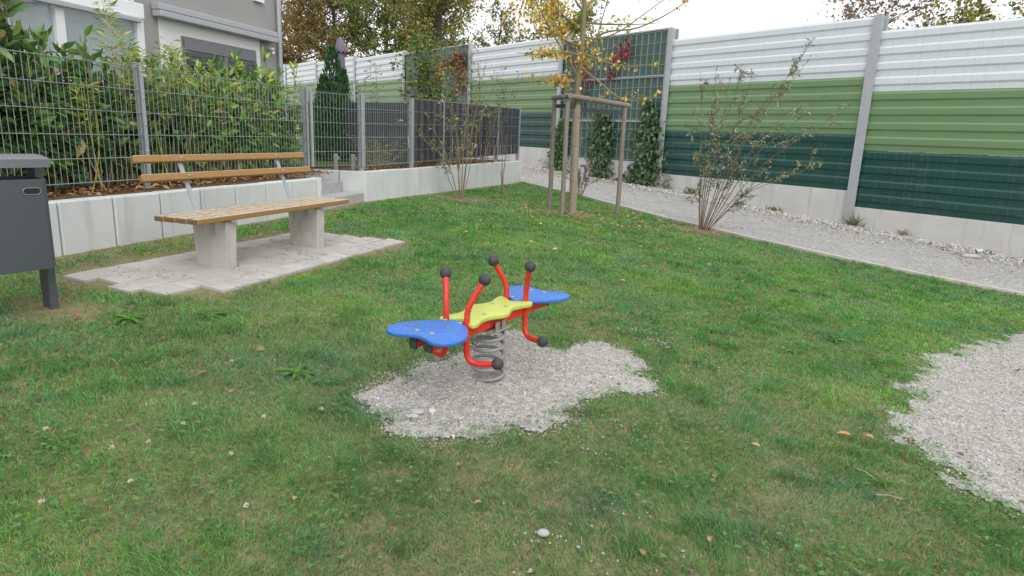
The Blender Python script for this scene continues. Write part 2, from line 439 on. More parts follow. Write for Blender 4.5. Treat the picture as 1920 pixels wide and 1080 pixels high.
# ------------------------------------------------------------------ retaining walls, steps
def block_wall(name, label, a, b, ztop0, ztop1, th=.12, L=.49, cat='retaining wall', endcap=False):
    d = b-a; LL = np.linalg.norm(d); d = d/LL; n = np.array([-d[1], d[0]])
    bm = MB(); k = max(1, round(LL/L))
    for j in range(k):
        p = a+d*(LL*j/k+.006); q = a+d*(LL*(j+1)/k-.006)
        jz = random.uniform(-.003, .003); jn = random.uniform(0, .004)
        z0 = min(gzs(*p), gzs(*q))-.25
        zt = ztop0+(ztop1-ztop0)*j/k+jz; zt2 = ztop0+(ztop1-ztop0)*(j+1)/k+jz
        V8 = []
        for z_, z__ in ((z0, z0), (zt, zt2)):
            for c_, zz in ((p, z_), (q, z__)):
                V8 += [(*(c_+n*jn), zz), (*(c_+n*th), zz)]
        bm.add(V8, [(0,1,3,2),(4,6,7,5),(0,4,5,1),(2,3,7,6),(0,2,6,4),(1,5,7,3)])
    fl = MB(); p, q = a+d*.01, b-d*.01; s0, s1 = (.022, th-.012) if th > 0 else (-.022, th+.012); z0 = min(gzs(*p), gzs(*q))-.3
    V8 = [(*(c+n*o), z) for z in (0, 1) for c in (p, q) for o in (s0, s1)]
    V8 = [(v[0], v[1], z0 if v[2] == 0 else (ztop0 if i_ % 4 < 2 else ztop1)-.02) for i_, v in enumerate(V8)]
    fl.add(V8, [(0,1,3,2),(4,6,7,5),(0,4,5,1),(2,3,7,6),(0,2,6,4),(1,5,7,3)]); bm.filler = fl
    return bm
bm = block_wall('w', '', WALL_L[0], WALL_L[1]-UA*.10, .745, .762)
filler = mat('joint_backing', (.10,.10,.095), .95)
o = bm.build('retaining_wall', M['wall_concrete'], bevel=.013); bm.filler.build('joint_backing', filler, o)
# joints are backed by an added dark strip so that light does not pass through the gaps
tag(o, 'low wall of pale concrete blocks running behind the bench', 'retaining wall')
bm = MB(); e0 = WALL_L[1]-UA*.05+NA*.05
bm.prism([(math.cos(a)*.055, math.sin(a)*.075) for a in np.linspace(0, 2*math.pi, 20)[:-1]], .1, .768, ((*e0,0),(*UA,0),(*NA,0),(0,0,1)), .01)
bm.build('end_block', M['wall_concrete'], None, True)
attach(bpy.data.objects['end_block'], o)
rw = thing('retaining_wall', 'angled pale concrete wall carrying the slatted fence beyond the steps', 'retaining wall', (*CORNER, .36))
bm = block_wall('w', '', CORNER, WB_END, .785, .803); o = bm.build('wall_face', M['wall_concrete'], rw, bevel=.012); bm.filler.build('joint_backing', filler, o)
block_wall('w', '', ga, CORNER-nrmz(CORNER-ga)*.004, .775, .785, th=.10, L=.42).build('return_wall', M['wall_concrete'], rw, bevel=.010)
block_wall('w', '', WB_END+UB*.004, WB_END+UB*.004+NB*2.6, .803, .803, th=-.10, L=.5).build('end_wall', M['wall_concrete'], rw, bevel=.008)
st = thing('steps', 'three grey block steps leading up to the wire gate', 'steps', (-2.3, 9.0, .36))
ra = nrmz(ga-CORNER); fs_ = nrmz(np.array([-2.40,8.42])-np.array([-2.16,9.50]))
for k, (t, zt) in enumerate(((.03,.485),(.34,.635),(.67,.778))):
    p0 = CORNER+ra*(t)-np.array([0,.03]); bmm = MB()
    q0 = p0+fs_*1.30
    a4 = [p0, p0+ra*.42, q0+ra*.42, q0]
    bmm.add([(*p, zt-.30) for p in a4]+[(*p, zt) for p in a4], [(0,1,2,3),(7,6,5,4),(0,4,5,1),(1,5,6,2),(2,6,7,3),(3,7,4,0)])
    bmm.build('step', M['step_concrete'], st, bevel=.006)

# ------------------------------------------------------------------ wire fences
def mesh_panel(a, b, za, zb, h, name, parent, rows=5, sp=.0535, r=.0027, m='wire', ext=True):
    """double rod panel: upright wires and pairs of horizontal wires"""
    a = np.array(a); b = np.array(b); d = b-a; L = np.linalg.norm(d); d = d/L; n = np.array([-d[1], d[0]])
    bm = MB(); k = int(L/sp)
    for i in range(k+1):
        p = a+d*(i*L/k); z = za+(zb-za)*i/k
        bm.tube([(*p, z-.012), (*p, z+h+.012)], r, 5)
    for j in range(rows+1):
        z = h*j/rows
        for s_ in (-1, 1):
            q = n*s_*.0075
            bm.tube([(*(a+q), za+z), (*(b+q), zb+z)], r*1.15, 5)
    return bm.build(name, M[m], parent, True)
def fence_post(p, d, z0, z1, parent, hx=.03, hy=.02, bolts=5):
    n = np.array([-d[1], d[0]])
    bm = MB(); ax = ((*d,0),(*n,0),(0,0,1))
    bm.box((*(p+n*.03),(z0+z1)/2), (hx,hy,(z1-z0)/2), ax); bm.box((*(p+n*.03),z1+.006), (hx+.004,hy+.004,.006), ax)
    o = bm.build('post', M['galv'], parent, bevel=.003)
    bs = MB(); bs.box((*(p-n*.012),(z0+.12+z1)/2), (.02,.003,(z1-z0-.12)/2), ax); bs.build('clamp_strip', M['galv'], o)
    for i in range(bolts):
        z = z0+.16+(z1-z0-.22)*i/(bolts-1); MB().ball((*(p-n*.017),z), .009, 8, 6).build('bolt', M['bolt'], o, True)
    return o
PA1 = np.array([-3.47,6.24]); PA2 = np.array([-2.755,8.785]); PA0 = PA1-(PA2-PA1); PAm = PA0-(PA2-PA1)
fa = thing('wire_fence', 'galvanized wire mesh fence in front of the laurel hedge behind the bench', 'fence', (*PA1,.75))
dA = nrmz(PA2-PA1)
for p in (PA0, PA1, PA2): fence_post(p, dA, .70, 1.875, fa)
for a, b in ((PAm, PA0), (PA0, PA1), (PA1, PA2)):
    mesh_panel(a+dA*.02, b-dA*.02, .845, .845, 1.0, 'mesh_panel', fa)
PB0 = np.array([-2.205,9.64])
gt = thing('wire_gate', 'wire mesh gate between the two fences at the top of the steps', 'gate', (*((PA2+PB0)/2),.8))
dG = nrmz(PB0-PA2)
mesh_panel(PA2+dG*.07, PB0-dG*.07, .87, .87, .96, 'mesh_panel', gt)
fence_post(PB0-dG*.045, dG, .72, 1.86, gt, .022, .02)
bm = MB()
for q in (PA2+dG*.075,): bm.box((*q,1.35), (.018,.015,.49), ((*dG,0),(-dG[1],dG[0],0),(0,0,1)))
bm.build('gate_frame', M['galv'], gt, bevel=.003)
fb = thing('slatted_fence', 'grey fence with dark woven privacy strips on the angled concrete wall', 'fence', (*PB0,.78))
SB = [0.0, 2.46, 4.95, 6.2]
def pb(s): return PB0+UB*s+NB*.01
for s_ in SB: fence_post(pb(s_), UB, .72, 1.86+.02*s_, fb)
strip = mat('anthracite_strip', (.055,.06,.068), .5, 0, .3); N = NT(strip)
a_ = N.n('ShaderNodeAttribute', attribute_name='Col'); N.color(a_.outputs['Color'])
for i, (a, b) in enumerate(zip(SB[:-1], SB[1:])):
    za, zb = .86+.017*a, .86+.017*b; mesh_panel(pb(a+.03), pb(b-.03), za, zb, 1.0, 'mesh_panel', fb)
    s0 = a+.05 if i else 1.42
    V = []; F = []; C = []
    sw = .1075; s_ = s0; k = 0
    while s_ < b-.04:
        e_ = min(s_+sw*.97, b-.03)
        of = .006*(k % 2)+.003*rng.uniform(0,1); z0 = .868+.017*s_; z1 = z0+.985
        n0 = len(V); t = (.040 if k % 2 else .062)*rng.uniform(.9,1.1)
        for o_ in (0, .0025):
            for ss, zz in ((s_,z0),(e_,z0),(e_,z1),(s_,z1)): V.append((*(pb(ss)+NB*(o_-of)), zz))
        C += [(t*.92, t*.97, t*1.12)]*8
        F += [tuple(n0+q for q in f) for f in ((0,1,2,3),(7,6,5,4),(0,4,5,1),(1,5,6,2),(2,6,7,3),(3,7,4,0))]
        s_ += sw; k += 1
    np_mesh('privacy_strips', np.array(V), np.array(F), strip, np.array(C), fb)
# neighbour fence with slats running away behind the first bay
NF0 = pb(1.40)+NB*.05; NF1 = np.array([-3.95,12.35]); dN = nrmz(NF1-NF0); LN = np.linalg.norm(NF1-NF0)
nf = thing('slatted_fence', 'dark slatted divider fence set back behind the open wire bay', 'fence', (*NF0,.8))
fence_post(NF0-dN*.05, dN, .72, 1.88, nf); fence_post(NF1, dN, .75, 1.88, nf)
V = []; F = []; C = []
for k in range(int(LN/.054)):
    s_ = .06+k*.054; t = rng.uniform(.04,.065); n0 = len(V); nn_ = np.array([-dN[1], dN[0]])
    for o_ in (0, .006):
        for ss, zz in ((s_,.86),(s_+.047,.86),(s_+.047,1.82),(s_,1.82)): V.append((*(NF0+dN*ss+nn_*o_), zz))
    C += [(t*.92, t*.97, t*1.1)]*8
    F += [tuple(n0+q for q in f) for f in ((0,1,2,3),(7,6,5,4),(0,4,5,1),(1,5,6,2),(2,6,7,3),(3,7,4,0))]
np_mesh('privacy_strips', np.array(V), np.array(F), strip, np.array(C), nf)
mesh_panel(NF0+dN*.03, NF1-dN*.03, .86, .86, 1.0, 'mesh_panel', nf, sp=.11)
# two stubby garden lamps behind the gate
for i, (x, y, lb) in enumerate(((-2.66,9.78,'short round steel socket post behind the middle of the wire gate'),(-2.40,9.76,'short round steel socket post nearer to the gate hinge post'))):
    t = thing('socket_post', lb, 'post', (x,y,.78), 'socket posts behind the gate')
    bm = MB(); bm.tube([(x,y,.74),(x,y,1.0)], .036, 18); bm.tube([(x,y,1.0),(x,y,1.012)], [.036,.03], 18)
    bm.build('tube', M['spring'], t, True)
    bm = MB(); bm.ball((x+.045,y-.005,.945), .028, 12, 8, (.6,.9,1.2)); bm.build('socket', M['spring'], t, True)

# ------------------------------------------------------------------ noise barrier
PS = [-10.8,-5.4,0,5.35,9.75,15.1,20.5,25.9,31.3,36.7,42.1]
ZB = [-.12,.19,.51,.78,1.0,1.17,1.33,1.48,1.60,1.70]     # underside of the panels in each bay
MESHBAY = (3, 5)
nb = thing('noise_barrier', 'long tall noise barrier in white, light green and dark green bands', 'noise barrier', (*BA, gzs(*BA)))
def P3(s_, off, z): p = BA+BW*s_+BN*off; return (p[0], p[1], z)
def corr(name, s0, s1, z0, z1, m, n=4):
    """trapezoidal sheet: ribs run along the wall"""
    prof = []; h = (z1-z0)/n
    for k in range(n):
        b = z0+k*h
        prof += [(b+.0, .0), (b+h*.36, .0), (b+h*.47, .026), (b+h*.84, .026), (b+h*.975, .0)]
        if k == n//2-1: prof += [(b+h*.992, .0), (b+h*.994, -.012), (b+h*.999, -.012)]
    prof.append((z1, 0))
    V = []; F = []
    for s_ in (s0, s1):
        for z, o_ in prof: V.append(P3(s_, o_, z))
        for z in (z1, z0): V.append(P3(s_, -.10, z))
    n_ = len(V)//2
    for i in range(n_-1): F.append((i, i+1, n_+i+1, n_+i))
    F.append((n_-1, 0, n_, 2*n_-1)); F.append(tuple(range(n_))[::-1]); F.append(tuple(range(n_, 2*n_)))
    bm = MB(); bm.add(V, F); return bm.build(name, m, nb)
def sheetpaint(name, a, b, patch):
    m = mat(name, a, .36, 0, .5); N = NT(m); v = N.coord()
    vs_ = N.coord((2.5,2.5,.35)); c = N.mix(N.noise(vs_, 1.1, 5, .6), a, b)
    pt = N.ramp(N.noise(N.coord((.9,.9,2.4)), 1.3, 2), [(.69,(0,0,0)),(.71,(1,1,1))])
    c = N.mix(N.math('MULTIPLY', pt, .35), c, patch)
    dirt = N.ramp(N.noise(N.coord((16,16,.22)), 1.3, 7, .7), [(.5,(0,0,0)),(.74,(1,1,1))])
    c = N.mix(N.math('MULTIPLY', dirt, .24), c, grey(.22))
    N.color(c); N.bump(N.noise(v, 1.8, 2), .06, .03); return m
mw = sheetpaint('white_sheet', (.60,.65,.69), (.65,.69,.72), (.66,.67,.68))
ml = sheetpaint('light_green_sheet', (.135,.235,.105), (.16,.265,.125), (.22,.32,.22))
md = sheetpaint('dark_green_sheet', (.006,.052,.042), (.010,.068,.056), (.03,.11,.10))
mb_ = sheetpaint('mesh_backing', (.035,.095,.068), (.05,.12,.085), (.07,.13,.10))
rust = mat('seam_rust', (.12,.05,.025), .9)
for i in range(len(PS)-1):
    s0, s1, zb = PS[i]+.02, PS[i+1]-.02, ZB[i]
    top = zb+3.47 if i > 1 else zb+3.50
    bm = MB(); zg = min(gzs(*(BA+BW*s0)), gzs(*(BA+BW*s1)))-.4
    V8 = [P3(s0,.02,zg),P3(s1,.02,zg),P3(s1,-.16,zg),P3(s0,-.16,zg),P3(s0,.02,zb-.006),P3(s1,.02,zb-.006),P3(s1,-.16,zb-.006),P3(s0,-.16,zb-.006)]
    bm.add(V8, [(0,1,2,3),(7,6,5,4),(0,4,5,1),(1,5,6,2),(2,6,7,3),(3,7,4,0)]); bm.build('plinth', M['plinth_concrete'], nb, bevel=.006)
    if i in MESHBAY:
        bm = MB(); c = BA+BW*(s0+s1)/2-BN*.05
        bm.box((*c,(zb+top)/2), ((s1-s0)/2,.05,(top-zb)/2), ((*BW,0),(*BN,0),(0,0,1))); pan = bm.build('backing_panel', mb_, nb)
        bm = MB(); k = int((s1-s0)/.225)
        for j in range(k+1):
            s_ = s0+.05+(s1-s0-.1)*j/k; bm.tube([P3(s_,.07,zb+.03), P3(s_,.07,top-.03)], .009, 5)
        for j in range(13):
            z = zb+.04+(top-zb-.08)*j/12; bm.tube([P3(s0+.03,.082,z), P3(s1-.03,.082,z)], .008, 5)
        g = bm.build('climbing_grid', M['wire'], pan, True)
        for z in (zb+1.12, zb+2.30):
            c = BA+BW*(s0+s1)/2+BN*.04; MB().box((*c,z), ((s1-s0)/2-.02,.022,.03), ((*BW,0),(*BN,0),(0,0,1))).build('grid_rail', M['post_steel'], pan)
        c = BA+BW*(s0+s1)/2-BN*.04; MB().box((*c,top+.022), ((s1-s0)/2,.08,.02), ((*BW,0),(*BN,0),(0,0,1))).build('top_cap', M['post_steel'], pan)
    else:
        h = (top-zb)/3
        corr('dark_green_panel', s0, s1, zb, zb+h-.002, md); corr('light_green_panel', s0, s1, zb+h, zb+2*h-.002, ml)
        corr('white_panel', s0, s1, zb+2*h, top, mw)
for i, s_ in enumerate(PS):
    lo_ = gzs(*(BA+BW*s_))-.3; z1 = max([ZB[j]+3.49 for j in (i-1, i) if 0 <= j < len(ZB)])
    bm = MB(); c = BA+BW*s_; ax = ((*BW,0),(*BN,0),(0,0,1)); zc = (lo_+z1)/2; hz = (z1-lo_)/2
    bm.box((*(c+BN*.055),zc), (.10,.011,hz), ax); bm.box((*(c-BN*.15),zc), (.10,.011,hz), ax); bm.box((*(c-BN*.0475),zc), (.006,.092,hz-.001), ax)
    bm.build('post', M['post_steel'], nb, bevel=.003)

# ------------------------------------------------------------------ house
H0 = PA1+NA*4.0
hs_ = lambda s_, off=0: H0+UA*s_-NA*off        # off: distance out of the facade towards the garden
axH = ((*UA,0),(*NA,0),(0,0,1))
plaster = mat('grey_render', (.30,.295,.29), .9, 0, .2); N = NT(plaster); v = N.coord()
N.color(N.mix(N.noise(v, 1.2, 5), (.285,.28,.275), (.33,.325,.315))); N.bump(N.noise(v, 90, 4), .3, .005)
whitew = mat('white_render', (.74,.74,.73), .85, 0, .2); N = NT(whitew); N.color(N.mix(N.noise(N.coord(), 2, 5), (.70,.70,.69), (.78,.78,.77)))
pvc = mat('white_aluminium', (.74,.75,.77), .35); slate = metal('grey_window_frame', (.16,.165,.18), (.19,.195,.205), .4, .1)
awn = metal('light_grey_aluminium', (.36,.37,.39), (.42,.43,.45), .4, .2)
glass = mat('window_glass', (.03,.035,.04), .04, 0, .8)
shut = mat('roller_shutter', (.075,.08,.095), .5)
house = thing('house', 'grey rendered house with white window surround at the upper left', 'house', (*hs_(4),.8))
bm = MB(); bm.box((*hs_(1.9,-3.5),4.0), (6.0,3.5,3.6), axH); bm.build('wall', plaster, house)
def hbox(name, s0, s1, o0, o1, z0, z1, m, parent=None, bevel=0):
    bm = MB(); c = hs_((s0+s1)/2, (o0+o1)/2); bm.box((*c,(z0+z1)/2), ((s1-s0)/2,abs(o1-o0)/2,(z1-z0)/2), axH)
    o = bm.build(name, m, parent or house, bevel=bevel)
    return o
hbox('white_surround', 4.50, 7.14, .002, .016, .8, 3.10, whitew)
win = hbox('window', 4.98, 6.96, .018, .05, .85, 2.84, slate)
hbox('shutter_box', 5.0, 6.94, .052, .075, 2.62, 2.80, slate, win)
for s0, s1 in ((5.04,6.0),(6.10,6.90)): hbox('pane', s0, s1, .052, .058, .95, 2.58, glass, win)
bm = MB()
for s0, s1 in ((5.05,5.99),(6.11,6.89)):
    for k in range(4):
        z = 2.55-k*.055; c = hs_((s0+s1)/2,.07); bm.box((*c,z), ((s1-s0)/2,.006,.024), axH)
g = bm.build('shutter_slats', shut, win)
hbox('mullion', 6.0, 6.10, .052, .07, .9, 2.61, slate, win)
aw = hbox('awning_box', 4.36, 7.52, .03, .20, 3.06, 3.16, awn, bevel=.012)
hbox('awning_cover', 4.36, 7.52, .02, .19, 3.166, 3.27, awn, aw, bevel=.012)
bm = MB(); p = hs_(7.76,.06); bm.tube([(*p,.8),(*p,7)], .05, 14); 
bm.tube([(*p,2.55),(*p,2.6)], .056, 14); bm.build('downpipe', M['galv'], house, True)
bm = MB(); bm.box((*hs_(7.45,.06),2.94), (.05,.05,.02), axH); bm.ball((*hs_(7.5,.08),2.86), .035, 10, 8); bm.build('wall_lamp', pvc, house, True)
hbox('upper_window_sill', 7.0, 7.3, .002, .06, 3.80, 3.86, pvc); hbox('upper_window_sill', 4.6, 4.9, .002, .06, 3.86, 3.90, pvc)
# sun room
sr = thing('sun_room', 'white framed glazed sun room standing against the grey house', 'sun room', (*hs_(0,1.2),.8))
def sbox(name, s0, s1, o0, o1, z0, z1, m, parent=sr, bevel=0):
    bm = MB(); c = hs_((s0+s1)/2, (o0+o1)/2); bm.box((*c,(z0+z1)/2), ((s1-s0)/2,abs(o1-o0)/2,(z1-z0)/2), axH)
    o = bm.build(name, m, parent, bevel=bevel)
    return o
O1 = 2.05; SE = 2.12
sbox('front_beam', -4.0, SE, O1-.13, O1, 2.62, 2.80, pvc, bevel=.01)
sbox('front_gutter', -4.0, SE-.10, O1+.002, O1+.06, 2.56, 2.615, awn, bevel=.008)
for s_ in (SE-.07, .95, -.5, -1.9, -3.4): sbox('post', s_-.055, s_+.055, O1-.12, O1-.01, .8, 2.615, pvc, bevel=.006)
gl2 = mat('sunroom_glass', (.62,.68,.70), .03, 0, .5); N = NT(gl2)
tr = N.n('ShaderNodeBsdfTransparent'); tr.inputs[0].default_value = (.88,.91,.92,1); mx = N.n('ShaderNodeMixShader'); mx.inputs[0].default_value = .30
N.l(tr.outputs[0], mx.inputs[1]); N.l(N.b.outputs[0], mx.inputs[2]); N.l(mx.outputs[0], N.out.inputs[0])
for s0, s1 in ((1.01,SE-.13),(-.44,.89),(-1.84,-.56),(-3.34,-1.96)):
    f = sbox('pane', s0, s1, O1-.07, O1-.06, .9, 2.60, gl2)
    sbox('pane_rail', s0, s1, O1-.09, O1-.04, 2.0, 2.04, awn, f)
sbox('side_glass', SE-.05, SE-.04, .1, O1-.13, .9, 2.6, gl2)
sbox('roof_glass', -4.0, SE, .0, O1-.14, 2.80, 2.83, gl2)
for s_ in (SE-.05, .95, -.5, -1.9): sbox('rafter', s_-.04, s_+.04, .02, O1-.14, 2.835, 2.92, pvc)
sbox('wall_beam', -4.0, SE+.1, .003, .12, 2.93, 3.16, pvc)
hbox('inner_wall_panel', -3.9, 1.95, .002, .02, .8, 2.78, whitew)
d1 = hbox('sun_room_door', .3, 1.75, .022, .06, .85, 2.6, pvc); 
hbox('pane', .42, .98, .062, .068, 1.0, 2.45, glass, d1); hbox('pane', 1.1, 1.65, .062, .068, 1.0, 2.45, glass, d1)

# ------------------------------------------------------------------ spring rocker
RC = np.array([-.1225,3.39]); RA = np.array([.518,.856]); RV = np.array([.856,-.518])
def rk(u, v, z): p = RC+RA*u+RV*v; return (p[0], p[1], z)
frk = ((*RC,0),(*RA,0),(*RV,0),(0,0,1))
def smooth_closed(pts, n=6):
    P = np.array(pts, float); m = len(P); out = []
    for i in range(m):
        p0, p1, p2, p3 = P[i-1], P[i], P[(i+1) % m], P[(i+2) % m]
        for k in range(n):
            t = k/n; out.append(.5*((2*p1)+(-p0+p2)*t+(2*p0-5*p1+4*p2-p3)*t*t+(-p0+3*p1-3*p2+p3)*t**3))
    return np.array(out)
def smooth_open(pts, n=6):
    P = [np.array(p, float) for p in pts]; P = [2*P[0]-P[1]]+P+[2*P[-1]-P[-2]]; out = []
    for i in range(1, len(P)-2):
        p0, p1, p2, p3 = P[i-1:i+3]
        for k in range(n):
            t = k/n; out.append(.5*((2*p1)+(-p0+p2)*t+(2*p0-5*p1+4*p2-p3)*t*t+(-p0+3*p1-3*p2+p3)*t**3))
    out.append(P[-2]); return out
rock = thing('spring_rocker', 'four seat spring rocker with blue wing seats and red handlebars on pale gravel', 'spring rocker', (-.108,3.38,gzs(-.1,3.38)))
ZT = .468; gR = gzs(-.11, 3.38)
half = [(.268,0),(.296,.045),(.335,.095),(.395,.148),(.475,.196),(.552,.203),(.610,.168),(.626,.115),(.606,.062),(.588,.0)]
full = half+[(u, -v) for u, v in half[-2:0:-1]]
for sg in (-1, 1):
    ol = smooth_closed([(u*sg, v*sg) for u, v in full])
    bm = MB(); bm.prism(ol, ZT-.021, ZT, frk, .006); seat = bm.build('seat', M['blue'], rock, True, angle=60)
    for u, v in ((.535,-.045),(.535,.045),(.312,-.042),(.312,.05)):
        MB().tube([rk(u*sg,v*sg,ZT-.002), rk(u*sg,v*sg,ZT+.004), rk(u*sg,v*sg,ZT+.006)], [.0125,.0125,.008], 14).build('seat_bolt', M['bolt'], seat, True)
yh = [(.238,0),(.262,.045),(.292,.078),(.293,.105),(.255,.112),(.19,.092),(.13,.082),(.075,.098),(.02,.122),(-.03,.122),(-.08,.098),(-.13,.082),(-.19,.088),(-.25,.108),(-.288,.104),(-.290,.078),(-.262,.045),(-.238,0)]
ol = smooth_closed(yh+[(u, -v) for u, v in yh[-2:0:-1]])
bm = MB(); bm.prism(ol, ZT-.024, ZT+.002, frk, .006); mid = bm.build('middle_panel', M['yellow'], rock, True, angle=60)
for u, v in ((.105,-.045),(.105,.045),(-.105,-.045),(-.105,.045)): MB().tube([rk(u,v,ZT), rk(u,v,ZT+.005), rk(u,v,ZT+.007)], [.0125,.0125,.008], 14).build('seat_bolt', M['bolt'], mid, True)
for v in (-.045, .045):
    bm = MB(); bm.box((*(RC+RV*v),ZT-.052), (.555,.018,.027), ((*RA,0),(*RV,0),(0,0,1))); beam = bm.build('beam', M['red'], rock, bevel=.004)
    for sg in (-1, 1): MB().box((*(RC+RV*v+RA*sg*.560),ZT-.053), (.008,.020,.030), ((*RA,0),(*RV,0),(0,0,1))).build('end_cap', M['rubber'], beam, bevel=.003)
for sg in (-1, 1): MB().box((*(RC+RA*sg*.30),ZT-.058), (.014,.066,.024), ((*RA,0),(*RV,0),(0,0,1))).build('cross_member', M['red'], rock, bevel=.003)
for su in (-1, 1):
    for sv in (-1, 1):
        b0 = (su*.285, sv*.078)
        hp = [rk(su*.285, sv*.064, ZT-.09), rk(su*.285, sv*.064, ZT-.02), rk(su*.285, sv*.064, ZT+.03), rk(su*.282, sv*.066, ZT+.062), rk(su*.274, sv*.074, ZT+.095), rk(su*.258, sv*.088, ZT+.135), rk(su*.228, sv*.114, ZT+.20)]
        bm = MB(); bm.tube(smooth_open(hp), .0152, 14); h = bm.build('handlebar', M['red'], rock, True)
        bm = MB(); bm.ball(rk(su*.221, sv*.120, ZT+.216), .031, 24, 16); bm.build('ball_grip', M['rubber'], h, True)
        fp = [rk(su*.285, sv*.064, ZT-.06), rk(su*.285, sv*.065, ZT-.12), rk(su*.284, sv*.068, ZT-.162), rk(su*.280, sv*.082, ZT-.192), rk(su*.270, sv*.108, ZT-.205), rk(su*.255, sv*.148, ZT-.205), rk(su*.236, sv*.200, ZT-.199)]
        bm = MB(); bm.tube(smooth_open(fp), .0155, 14); h = bm.build('foot_rest', M['red'], rock, True)
        bm = MB(); bm.ball(rk(su*.230, sv*.216, ZT-.196), .031, 24, 16); bm.build('ball_grip', M['rubber'], h, True)
bm = MB(); n = 150; sp = []
for i in range(n+1):
    t = i/n; a = 2*math.pi*5.35*t+.35; r_ = .083*(1-.05*t); z = gR-.022+(ZT-.118-gR+.022)*t
    sp.append((RC[0]+.012+r_*math.cos(a), RC[1]+.002+r_*math.sin(a), z))
bm.tube(sp, .0098, 12); bm.build('coil_spring', M['spring'], rock, True)
bm = MB(); bm.box((*RC,ZT-.096), (.088,.075,.005), ((*RA,0),(*RV,0),(0,0,1)))
for sg in (-1, 1):
    bm.box((*(RC+RA*sg*.03+RV*.083),ZT-.075), (.02,.003,.026), ((*RA,0),(*RV,0),(0,0,1)))
    bm.tube([rk(-.095,sg*.082,ZT-.108), rk(.105,sg*.082,ZT-.100)], .006, 8)
bm.build('spring_plate', M['bolt'], rock, bevel=.002)

# ------------------------------------------------------------------ bench
BF = np.array([-2.264,4.671]); BE = np.array([.326,.946]); BD = np.array([.946,-.326])
def bp(a, d_): return BF+BE*a+BD*d_
axB = ((*BE,0),(*BD,0),(0,0,1))
bench = thing('park_bench', 'wooden park bench with peeling ochre slats on two concrete legs', 'bench', (*bp(.96,-.2),gzs(*bp(.96,-.2))))
for k in range(4):
    d_ = -.052-k*.1085; bm = MB(); bm.box((*bp(.965,d_),.679), (.965,.044,.021), axB)
    sl_ = bm.build('seat_slat', M['bench_wood'], bench, bevel=.008)
    bm = MB(); bm.box((*bp(-.0005,d_),.679), (.0025,.034,.013), axB); bm.build('end_grain', M['endgrain'], sl_)
for d_, z, t in ((-.475,.965,.0), (-.545,1.098,.0)):
    wv = np.array([*(BD*.86*.0),1.0]); 
    upv = np.array([*(BD*-.42), .907]); nv = np.array([*(BD*.907), .42])
    bm = MB(); c = np.array([*bp(.955,d_), z]); bm.box(c, (.985,.0285,.0185), ((*BE,0), upv, nv))
    sl_ = bm.build('back_slat', M['bench_wood'], bench, bevel=.007)
    for a in (.40,1.52): MB().ball(np.array([*bp(a,d_), z])+nv*.0185, .010, 10, 6).build('bolt', M['bolt'], sl_, True)
for a in (.36,1.51):
    p = bp(a,-.205); zg = gzs(*p)
    bm = MB(); bm.box((*p,(zg-.1+.648)/2), (.052,.148,(.648-zg+.1)/2), axB, top=(1.06,1.13)); leg = bm.build('leg', M['bench_concrete'], bench, bevel=.008)
    bm = MB(); bm.box((*bp(a-.058,-.17),.575), (.003,.017,.045), axB); bm.ball((*bp(a-.064,-.17),.572), .009, 8, 6); bm.ball((*bp(a-.056,-.27),.585), .007, 8, 6)
    bm.build('fixing_plate', M['galv'], leg)
    bm = MB(); bm.box((*bp(a,-.21),.652), (.024,.21,.006), axB)
    bm.build('seat_bracket', M['galv'], bench)
    q0 = np.array([*bp(a+.04,-.395), .66]); q1 = np.array([*bp(a+.04,-.575), 1.125])
    dd = nrmz(q1-q0); nn2 = np.cross(dd, np.array([*BE,0]))
    bm = MB(); bm.box((q0+q1)/2-nn2*0, (.021,np.linalg.norm(q1-q0)/2,.005), ((*BE,0), dd, nn2)); bm.build('back_support', M['galv'], bench, bevel=.002)

# ------------------------------------------------------------------ litter bin
TD = np.array([math.sin(R(31)), math.cos(R(31))]); TN = np.array([TD[1], -TD[0]])
T0 = np.array([-2.735,3.775]); TW = .385; zt = gzs(*T0)
def tp(a, n): return T0+TD*(a-TW)+TN*n
axT = ((*TD,0),(*TN,0),(0,0,1))
tb = thing('litter_bin', 'dark grey metal litter bin on two posts at the left edge', 'litter bin', (*tp(TW/2,0),zt))
def rrect(w_, h_, r_, n=6):
    o = []
    for cx, cy, a0 in ((w_-r_,h_-r_,0),(-w_+r_,h_-r_,90),(-w_+r_,-h_+r_,180),(w_-r_,-h_+r_,270)):
        for k in range(n+1): a = R(a0+90*k/n); o.append((cx+r_*math.cos(a), cy+r_*math.sin(a)))
    return o
c_ = tp(TW/2-.03, .02)
fr = ((*c_,0),(*TD,0),(*TN,0),(0,0,1))
ol = rrect(TW/2+.012,.135,.035); il = rrect(TW/2,.123,.03); bm = MB(); n = len(ol); vs = []
cc = np.array([*c_,0.])
def fp3(p, z): return (c_[0]+TD[0]*p[0]+TN[0]*p[1], c_[1]+TD[1]*p[0]+TN[1]*p[1], z)
zb0, zb1 = zt+.262, zt+.765
for ring, z in ((ol,zb0),(ol,zb1),(il,zb1),(il,zb0+.03)): vs += [fp3(p, z) for p in ring]
fs = []
for i in range(3):
    for k in range(n): k2 = (k+1) % n; fs.append((i*n+k, i*n+k2, (i+1)*n+k2, (i+1)*n+k))
fs.append(tuple(range(n))[::-1]); fs.append(tuple(3*n+k for k in range(n))); bm.add(vs, fs)
body = bm.build('body', M['bin'], tb, True, angle=50)
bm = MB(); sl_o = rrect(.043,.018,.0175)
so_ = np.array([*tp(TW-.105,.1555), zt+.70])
bm.prism(sl_o, 0, .0015, (so_,(*TD,0),(0,0,1),(*TN,0))); bm.build('dark_slot_plate', M['dark'], body)  # flat black plate on the face paints the shade inside the slot opening
